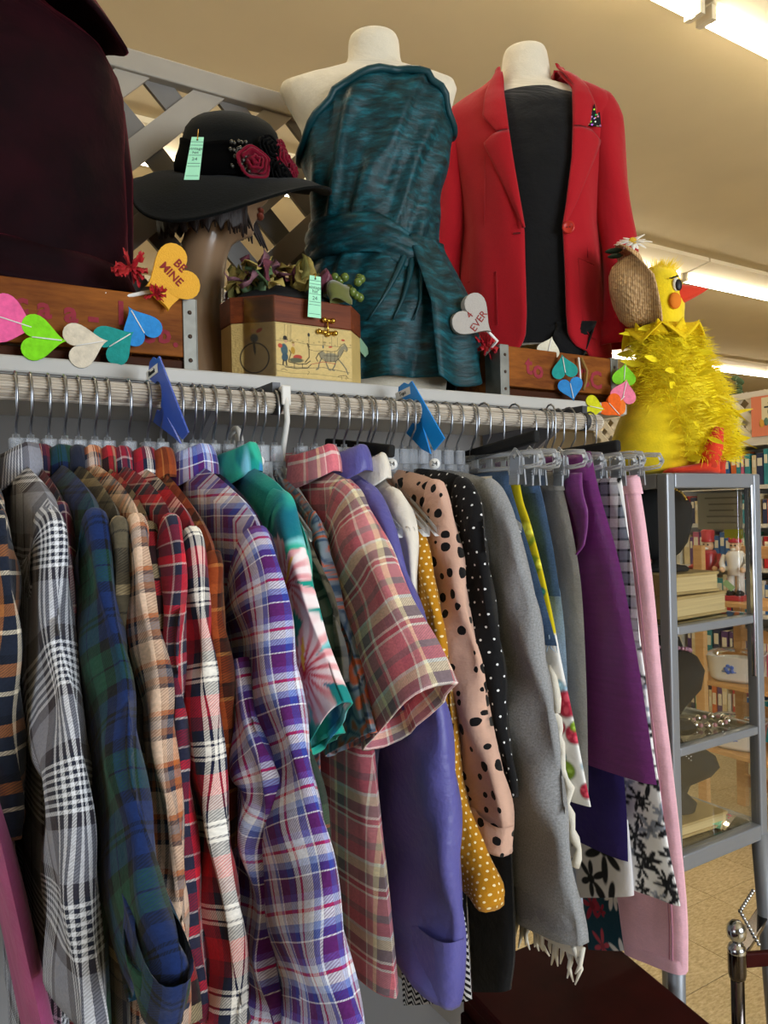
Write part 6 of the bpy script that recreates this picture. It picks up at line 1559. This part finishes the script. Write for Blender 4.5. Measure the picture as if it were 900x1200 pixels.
# ---- vintage leaf hat on the box
t = thing('leaf_hat', (.565, 1.185, 1.7495), 0, 'small vintage hat covered in faded leaves and green grapes on the box', 'hat')
m = MB(); m.lathe([(.001, .03), (.05, .028), (.085, .012), (.10, .002), (.098, 0), (.05, .01), (.001, .012)], 32, Matrix.Diagonal((1, .6, 1)), 0, (.56, 1.185, 1.7495)); m.build('hat_base', black_pl, t)
lm = [plain('leaf_'+n_, c, .8, var=.35, vscale=60, bump=.4, bscale=120) for n_, c in (('tan', '#9c8a4a'), ('olive', '#6f6a33'), ('wine', '#5e2a38'), ('mauve', '#7d5560'), ('green', '#46562a'))]
r_ = np.random.RandomState(12)
for k in range(64):
    u = r_.uniform(-1, .62); x = .56+.098*u; y = 1.165+r_.uniform(-.045, .05); z = 1.762+.052*math.sqrt(max(0, 1-u*u*.55))*r_.uniform(.15, 1.0)
    sz = r_.uniform(.018, .03); a = r_.uniform(0, 6.28); tilt = r_.uniform(.2, 1.3)
    Mx = Matrix.Rotation(a, 3, 'Z') @ Matrix.Rotation(tilt, 3, 'X'); P = []
    for i in range(7):
        s = i/6; wd = sz*.62*math.sin(math.pi*(s**.8))*(1+.18*math.sin(9*s))+.0006; row = []
        for j in range(5):
            q_ = j/4*2-1; row.append(Vector((x, y, z))+Mx @ Vector((wd*q_, sz*1.6*(s-.5), .006*math.cos(q_*2+k)+.008*math.sin(4*s+k)*abs(q_))))
        P.append(row)
    mi = r_.choice(5, p=[.36, .2, .18, .16, .10]); solid(MB().grid(P).build('leaf', lm[mi], t), .0008)
gm = plain('grape_green', '#5d7030', .25, coat=.4)
for k in range(16): MB().ball((.642+r_.uniform(-.02, .036), 1.135+r_.uniform(-.01, .04), 1.765+r_.uniform(0, .045)), .0078, 10, 7).build('grape', gm, t)
gv = plain('ribbon_moss', '#5a5f22', .7, sheen=.5); P = []
for i in range(20):
    a = 2*math.pi*i/19; P.append([(.622+.020*math.cos(a)+.002*math.sin(j*2), 1.115+.02*math.sin(a)*.5+.003*j, 1.75+.008*j+.004*math.sin(2*a)) for j in range(5)])
solid(MB().grid(P).build('ribbon_loop', gv, t), .0015); 

# ---- felt heart garlands and candy hearts
def heart_poly(s, n=40):
    P = []
    for k in range(n):
        a = 2*math.pi*k/n; x = 16*math.sin(a)**3; y = 13*math.cos(a)-5*math.cos(2*a)-2*math.cos(3*a)-math.cos(4*a); P.append((x/32*s, (y+2)/32*s))
    return P
def felt_mat(c): return plain('felt_'+c, c, .95, var=.12, vscale=120, bump=.5, bscale=260, bdist=.001)
def garland(name, label, hearts, rz=0):
    p0 = hearts[0]; t = thing(name, (p0[1], p0[2], min(hh[3] for hh in hearts)-.02), 0, label, 'garland', 'felt heart garlands'); pts = []
    for (c, x, y, z, s, rot, yaw) in hearts:
        ux = Vector((math.cos(rot)*math.cos(yaw), math.cos(rot)*math.sin(yaw), math.sin(rot))); uy = Vector((-math.sin(rot)*math.cos(yaw), -math.sin(rot)*math.sin(yaw), math.cos(rot)))
        o = MB().prism(heart_poly(s), (x, y, z), ux, uy, .0026).build('heart', felt_mat(c), t, smooth=False, bevel=.0006)
        n = ux.cross(uy); a = Vector((x, y, z))+uy*s*.22+n*.0022; b = Vector((x, y, z))-uy*s*.36+n*.0022
        if n.y > 0: a -= 2*n*.0022; b -= 2*n*.0022
        MB().tube([a-n*.003*(1 if n.y < 0 else -1), a, b, b-n*.003*(1 if n.y < 0 else -1)], .0009, 6).build('stitch', white_pl, o)
        pts += [a, b]
    return t
def HR(dirx, dirz):
    """rotation about the view so that the heart point looks to (dirx, dirz)"""
    return math.atan2(dirz, dirx)+math.pi/2
G1 = [('#e8609a', .121, 1.075, 1.653, .064, HR(1, -.25), 0), ('#7fd81c', .157, 1.072, 1.634, .060, HR(1, -.05), -.1), ('#d5c9b4', .210, 1.073, 1.632, .060, HR(1, .25), -.1), ('#1f8f88', .251, 1.078, 1.640, .058, HR(1, .7), -.1), ('#2f86cc', .282, 1.083, 1.668, .058, HR(-.7, 1.2), 0)]
garland('heart_garland', 'pink, green, cream, teal and blue felt heart garland on the left crate', G1)
garland('heart_garland', 'felt heart garland hanging over the right crate beside the yellow bird',
        [('#d8d2bd', 1.085, 1.108, 1.718, .046, HR(.3, 1), -.5), ('#1f8f88', 1.100, 1.084, 1.676, .052, HR(-.15, 1), -.5), ('#2f7fc0', 1.112, 1.078, 1.632, .050, HR(.2, -1), -.5), ('#c9c81a', 1.165, 1.068, 1.598, .046, HR(1, -.2), -.4), ('#e8641c', 1.215, 1.066, 1.600, .052, HR(.7, -.8), -.5), ('#ea7a2a', 1.235, 1.068, 1.612, .046, HR(.6, .6), -.5), ('#e57a96', 1.245, 1.062, 1.634, .054, HR(.25, 1), -.5), ('#7cc82a', 1.262, 1.075, 1.672, .050, HR(.1, 1), -.5)])
def tulle(parent, c, s, seed):
    r = np.random.RandomState(seed); m = MB(); c = Vector(c)
    for k in range(16):
        d = Vector((r.uniform(-1, 1), r.uniform(-.5, .3), r.uniform(-.6, 1))).normalized(); u = d.orthogonal().normalized(); L = s*r.uniform(.6, 1); wd = s*.28; P = []
        for i in range(7): P.append([c+d*L*i/6+u*wd*(j/3-.5)*(.25+i/6)+Vector((0, 0, 1))*s*.10*math.sin(i*2.1+j*2+k) for j in range(4)])
        m.grid(P)
    return solid(m.build('tulle_bow', plain('tulle_red', '#a8101f', .6), parent), .0006)
t = thing('candy_heart_pick', (.30, 1.108, 1.70), 0, 'yellow candy heart pick reading BE MINE with red tulle bow', 'ornament')
cy = NT('candy_yellow'); v_ = cy.noise(cy.obj(), 500, 2, .9); cy.bump(v_, .6, .001); cy.fin(cy.mix(v_, h('#d9981c'), h('#f0b52c')), .5); 
nf = Vector((-.18, -1, -.25)).normalized(); ux = Vector((.85, -.15, 0)); ux = (ux-nf*ux.dot(nf)).normalized(); uy = nf.cross(ux)
if uy.z < 0: uy = -uy
oc = Vector((.326, 1.082, 1.742)); hr = R(-43)
hx = ux*math.cos(hr)+uy*math.sin(hr); hy = -ux*math.sin(hr)+uy*math.cos(hr)
h2 = R(-62)
MB().prism(heart_poly(.080), oc, ux*math.cos(h2)+uy*math.sin(h2), -ux*math.sin(h2)+uy*math.cos(h2), .012).build('heart', cy.m, t, smooth=False, bevel=.003)
m = MB(); text_mb('BE', .016, oc+nf*.0065+hy*.020, hx, hy, m, bold=.0003); text_mb('MINE', .016, oc+nf*.0065+hy*.003, hx, hy, m, bold=.0003); m.build('lettering', plain('candy_red', '#8a1f1a', .7), t, smooth=False)
ux, uy = hy, hx
MB().tube([oc-ux*.030, oc-ux*.05+Vector((-.04, .012, .0)), oc+Vector((-.085, .02, -.03))], .0028, 8).build('stick', white_pl, t)
tulle(t, oc+Vector((-.052, .004, .004)), .032, 3); tulle(t, oc+Vector((-.022, -.004, -.03)), .018, 4)
MB().prism(heart_poly(.05), oc+Vector((-.002, .004, -.026)), (1, 0, .1), (0, 0, 1), .008).build('back_heart', cy.m, t, smooth=False)
t = thing('candy_heart_pick', (.915, 1.115, 1.70), 0, 'lavender candy heart pick reading 4 EVER with red tulle bow', 'ornament')
cl = NT('candy_lavender'); v_ = cl.noise(cl.obj(), 500, 2, .9); cl.bump(v_, .5, .001); cl.fin(cl.mix(v_, h('#9d968f'), h('#b9b2ab')), .6)
oc = Vector((.888, 1.098, 1.748)); nf = Vector((-.30, -.93, -.10)).normalized(); ux = Vector((.93, -.30, 0)).normalized(); ux = (ux-nf*ux.dot(nf)).normalized(); uy = nf.cross(ux)
hr = R(55); hx = ux*math.cos(hr)+uy*math.sin(hr); hy = -ux*math.sin(hr)+uy*math.cos(hr)
tx = hx; ty = hy
MB().prism(heart_poly(.082), oc, hx, hy, .02).build('heart', [cl.m], t, smooth=False, bevel=.003)
m = MB(); text_mb('4', .018, oc+nf*.0105+ty*.012-tx*.002, tx, ty, m); text_mb('EVER', .019, oc+nf*.0105-ty*.008, tx, ty, m); m.build('lettering', plain('candy_red', '#9c2a22', .7), t, smooth=False)
MB().tube([oc-hy*.03, oc-hy*.06+Vector((.006, .01, 0)), oc+Vector((.05, .03, -.055))], .0028, 8).build('stick', white_pl, t)
tulle(t, oc+Vector((.046, .02, -.040)), .034, 5)
# clips on the second crate
t = thing('white_clip', (1.155, 1.094, 1.64), 0, 'white plastic clip and brown ribbon on the right crate front', 'clip')
MB().tube([(1.150, 1.093, 1.700), (1.152, 1.092, 1.67), (1.153, 1.092, 1.646)], .0022, 7).build('pin', white_pl, t)
MB().tube([(1.157, 1.093, 1.700), (1.172, 1.092, 1.675), (1.168, 1.092, 1.652), (1.160, 1.092, 1.636)], .003, 7).build('ribbon', plain('ribbon_brown', '#8a6a35', .8), t)

# ---- yellow plush bird on the display case
T = facing('plush_bird', 1.3817, 1.064, 1.4628, 'yellow plush bird in a straw hat and feather boa on the display case', 'plush toy'); T.scale = (.76, .76, .76)
yel = plain('plush_yellow', '#f3d408', .85, var=.12, vscale=30, bump=.5, bscale=200, sheen=.3); org = plain('plush_orange', '#d4330e', .8, var=.1, bump=.3, bscale=150, sheen=.2)
def q(z): return z-1.4825
BB = [(.002, .06, .05, -.03), (.012, .105, .09, -.035), (.05, .125, .11, -.035), (.10, .125, .112, -.03), (.16, .115, .105, -.018), (.22, .098, .092, -.004), (.28, .084, .078, -.002), (.33, .068, .066, -.006), (.38, .058, .060, -.010), (.43, .061, .062, -.012), (.48, .064, .066, -.012), (.53, .062, .062, -.014), (.565, .050, .050, -.016), (.585, .032, .032, -.018), (.592, .002, .002, -.018)]
loft(BB, 40, zn=60).build('body', yel, T, local=True)
# beak, cheek, eyes
m = MB(); P = []
for i in range(10):
    t_ = i/9; r0 = .034*(1-t_)**.8+.001; P.append([(.034+.076*t_, -.012+.8*r0*math.cos(2*math.pi*k/16), .497+.010*t_+r0*(.95 if math.sin(2*math.pi*k/16) > 0 else .8)*math.sin(2*math.pi*k/16)) for k in range(16)])
m.grid(P, cu=True); m.build('beak', org, T, local=True)
MB().ball((.026, -.058, .474), .024, 14, 8, (.75, .35, .95), Matrix.Rotation(.5, 3, 'Z')).build('cheek', plain('cheek_orange', '#dd7a1c', .9), T, local=True)
for y in (-1, 1):
    MB().ball((.030, y*.050, .520), .016, 12, 8, (.7, .4, 1.2), Matrix.Rotation(-y*.6, 3, 'Z')).build('eye_white', plain('eye_felt', '#ece6d2', .8), T, local=True)
    MB().ball((.036, y*.052, .517), .014, 12, 8, (.75, .4, 1.15), Matrix.Rotation(-y*.6, 3, 'Z')).build('pupil', plain('eye_black', '#14141a', .5), T, local=True)
m = MB()
for k in range(3): m.ball((.018+.008*k, -.062, .535+.002*k), .004, 6, 4, (1.6, .4, .6))
m.build('lashes', black_pl, T, local=True)
# feathered crest
r_ = np.random.RandomState(2); m = MB()
for k in range(260):
    a = r_.uniform(0, 6.28); b = r_.uniform(0, .9); p = Vector((-.012+.050*math.cos(a)*b, .055*math.sin(a)*b, .575)); d = Vector((math.cos(a)*b*.8+.2, math.sin(a)*b*.8, .9)).normalized()
    m.tube([p-d*.01, p+d*r_.uniform(.015, .035)], [.0016, .0003], 4, caps=False)
m.build('crest', yel, T, local=True)['kind'] = 'stuff'
# pointed felt collar
P = []
for k in range(49):
    a = 2*math.pi*k/48; zig = 1 if (k % 8) < 4 else -1; tri = abs((k % 8)-4)/4; row = []
    for j in range(6):
        s = j/5; rad = .072+.038*s; row.append((-.008+rad*math.cos(a), -rad*math.sin(a)*.95, .415-.055*s+.05*s*(1-tri)*1.0))
    P.append(row)
solid(MB().grid(P).build('collar', plain('felt_gold', '#ecc90a', .85, bump=.3, bscale=200), T, local=True), .004)
for k in range(9):
    a = R(20+k*38); c = Vector((-.008+.082*math.cos(a), -.085*math.sin(a), .40)); P = []
    tang = Vector((-math.sin(a), -math.cos(a), 0)); up = Vector((math.cos(a)*.3, -math.sin(a)*.3, .7))
    for i in range(6): P.append([c+tang*(.026*(1-i/5.2))*(j/3*2-1)+up*.058*i/5+Vector((0, 0, -.02)) for j in range(4)])
    solid(MB().grid(P).build('collar_point', MATS['felt_gold'], T, local=True), .003)
# straw hat
def straw():
    t = NT('straw'); v = t.obj(); w_ = t.n('ShaderNodeTexWave'); w_.inputs['Scale'].default_value = 55; w_.inputs['Distortion'].default_value = 1.5; t.l(v, w_.inputs['Vector'])
    n = t.n('ShaderNodeTexVoronoi'); n.inputs['Scale'].default_value = 110; t.l(v, n.inputs['Vector'])
    c = t.mix(n.outputs['Distance'], h('#c79a62'), h('#8a5f33')); c = t.mix(t.math('MULTIPLY', w_.outputs['Fac'], .6), c, h('#e6c79a')); t.bump(n.outputs['Distance'], .8, .004); return t.fin(c, .7)
STR = straw()
ax = Vector((-.93, -.12, -.22)).normalized(); oc = Vector((-.052, -.035, .520)); e1 = Vector((-.22, 0, .95)); e1 = (e1-ax*e1.dot(ax)).normalized(); e2 = ax.cross(e1)
P = []
for (r0, d) in ((.128, -.012), (.118, -.006), (.106, .0), (.101, .012), (.099, .03), (.094, .05), (.084, .068), (.066, .080), (.036, .087), (.002, .089)):
    row = []
    for k in range(40):
        a = 2*math.pi*k/40; up = max(0, math.cos(a)); dd = d; rr = r0
        if r0 > .107: dd = d+up*.045*(r0-.106)/.022*1.3; rr = r0+.012*up
        row.append(oc+ax*dd+e1*rr*math.cos(a)+e2*rr*.92*math.sin(a))
    P.append(row)
H = solid(MB().grid(P, cu=True).build('straw_hat', STR, T, local=True), .004)
m = MB(); c = oc+e1*.128+ax*.02+Vector((.02, -.03, .0)); dn = Vector((.1, -.5, .8)).normalized(); u_ = dn.orthogonal().normalized(); v_ = dn.cross(u_)
for k in range(22):
    a = 2*math.pi*k/22; L = .05*r_.uniform(.7, 1.1); d = u_*math.cos(a)+v_*math.sin(a)+dn*r_.uniform(-.1, .5); d.normalize(); sd = dn.cross(d).normalized(); Q = []
    for i in range(5): Q.append([c+d*L*i/4+sd*.006*(j-1)*math.sin(.4+2.4*i/4)+dn*.004*math.sin(i) for j in range(3)])
    m.grid(Q)
solid(m.build('daisy_petals', plain('petal_white', '#ece8df', .7), H, local=True), .0008)
MB().ball(c+dn*.006, .012, 10, 6).build('daisy_centre', plain('daisy_gold', '#c9a22c', .8), H, local=True)
m = MB(); m.ball(c+Vector((-.05, 0, -.012)), .02, 8, 5, (1.2, .5, .4)); m.ball(c+Vector((-.045, -.01, -.03)), .018, 8, 5, (1.2, .5, .4)); m.build('daisy_leaves', plain('leaf_dark', '#24331f', .7), H, local=True)
# feet
for (u0, y0, zz, rot) in ((.055, -.085, .0, .1), (.075, .02, .0, -.1)):
    m = MB(); P = []
    for (x, hw, hh) in ((-.07, .010, .010), (-.055, .03, .018), (-.02, .032, .022), (.02, .028, .028), (.05, .026, .045), (.068, .016, .05), (.072, .002, .03)):
        P.append([(u0+x, y0+hw*math.cos(2*math.pi*k/16), zz+hh*.5*(1+math.sin(2*math.pi*k/16))) for k in range(16)])
    m.grid(P, cu=True); m.tube([(u0+.045, y0, .02), (u0+.058, y0-.005, .07), (u0+.072, y0, .12)], [.026, .024, .012], 12); m.build('foot', org, T, local=True)
# feather boa
r_ = np.random.RandomState(21); m = MB(); fine = MB()
cen = Vector((.045, -.015, .20))
def boa_pt():
    while True:
        a = r_.uniform(0, 6.28); s = r_.uniform(-1, 1); z = .225+.185*s
        # narrow at the neck, wide and pushed to the right lower down
        tt = (z-.04)/.37; rad = .075+.045*math.sin(math.pi*min(1, max(0, 1-tt))*.72); cu_ = -.002+.06*(1-tt)
        if z < .19 and math.cos(a) < -.15 and math.sin(a) > -.3: continue
        p = Vector((cu_+rad*math.cos(a), -rad*math.sin(a)*.95, z)); n = Vector((math.cos(a), -math.sin(a), .05)).normalized(); return p, n
for k in range(5200):
    p, n = boa_pt(); d = (n+Vector((r_.uniform(-.8, .8), r_.uniform(-.8, .8), r_.uniform(-1.0, .6)))*.8).normalized(); L = r_.uniform(.018, .045)
    s = d.orthogonal().normalized()*.0012
    p0 = p-n*.02; p1 = p+d*L*.55; p2 = p+d*L+Vector((r_.uniform(-.006, .006), r_.uniform(-.006, .006), -.006))
    fine.add([p0-s, p0+s, p1+s*.8, p1-s*.8, p2], [(0, 1, 2, 3), (3, 2, 4)])
bfm = plain('feather_yellow', '#fbe01c', .7, var=.15, vscale=20)
B_ = fine.build('feather_boa', bfm, T, local=True); B_['kind'] = 'stuff'
core = MB(); P = []
for i in range(16):
    z = .045+.36*i/15; tt = (z-.04)/.37; rad = .060+.042*math.sin(math.pi*min(1, max(0, 1-tt))*.72); cu_ = .0+.06*(1-tt)
    P.append([(cu_+rad*math.cos(2*math.pi*k/24), -rad*.95*math.sin(2*math.pi*k/24), z+.01*math.sin(k)) for k in range(24)])
P2 = P
core.grid(P, cu=True); core.build('boa_core', bfm, T, local=True)
for k in range(46):
    p, n = boa_pt(); d = (n+Vector((r_.uniform(-.7, .7), r_.uniform(-.7, .7), r_.uniform(-1.2, .3)))).normalized(); L = r_.uniform(.03, .065); s = d.cross(n)
    s = s.normalized() if s.length > .05 else d.orthogonal().normalized(); Q = []
    for i in range(7):
        t_ = i/6; wd = .0095*math.sin(math.pi*(.12+.86*t_)); Q.append([p+d*L*t_+s*wd*e+n*(.012*t_*t_+.003*abs(e)) for e in (-1, 0, 1)])
    MB().grid(Q).build('feather', bfm, T, local=True)
MB().ball((-.10, .06, .06), .035, 12, 8, (1.4, .8, .8)).build('tail', yel, T, local=True)
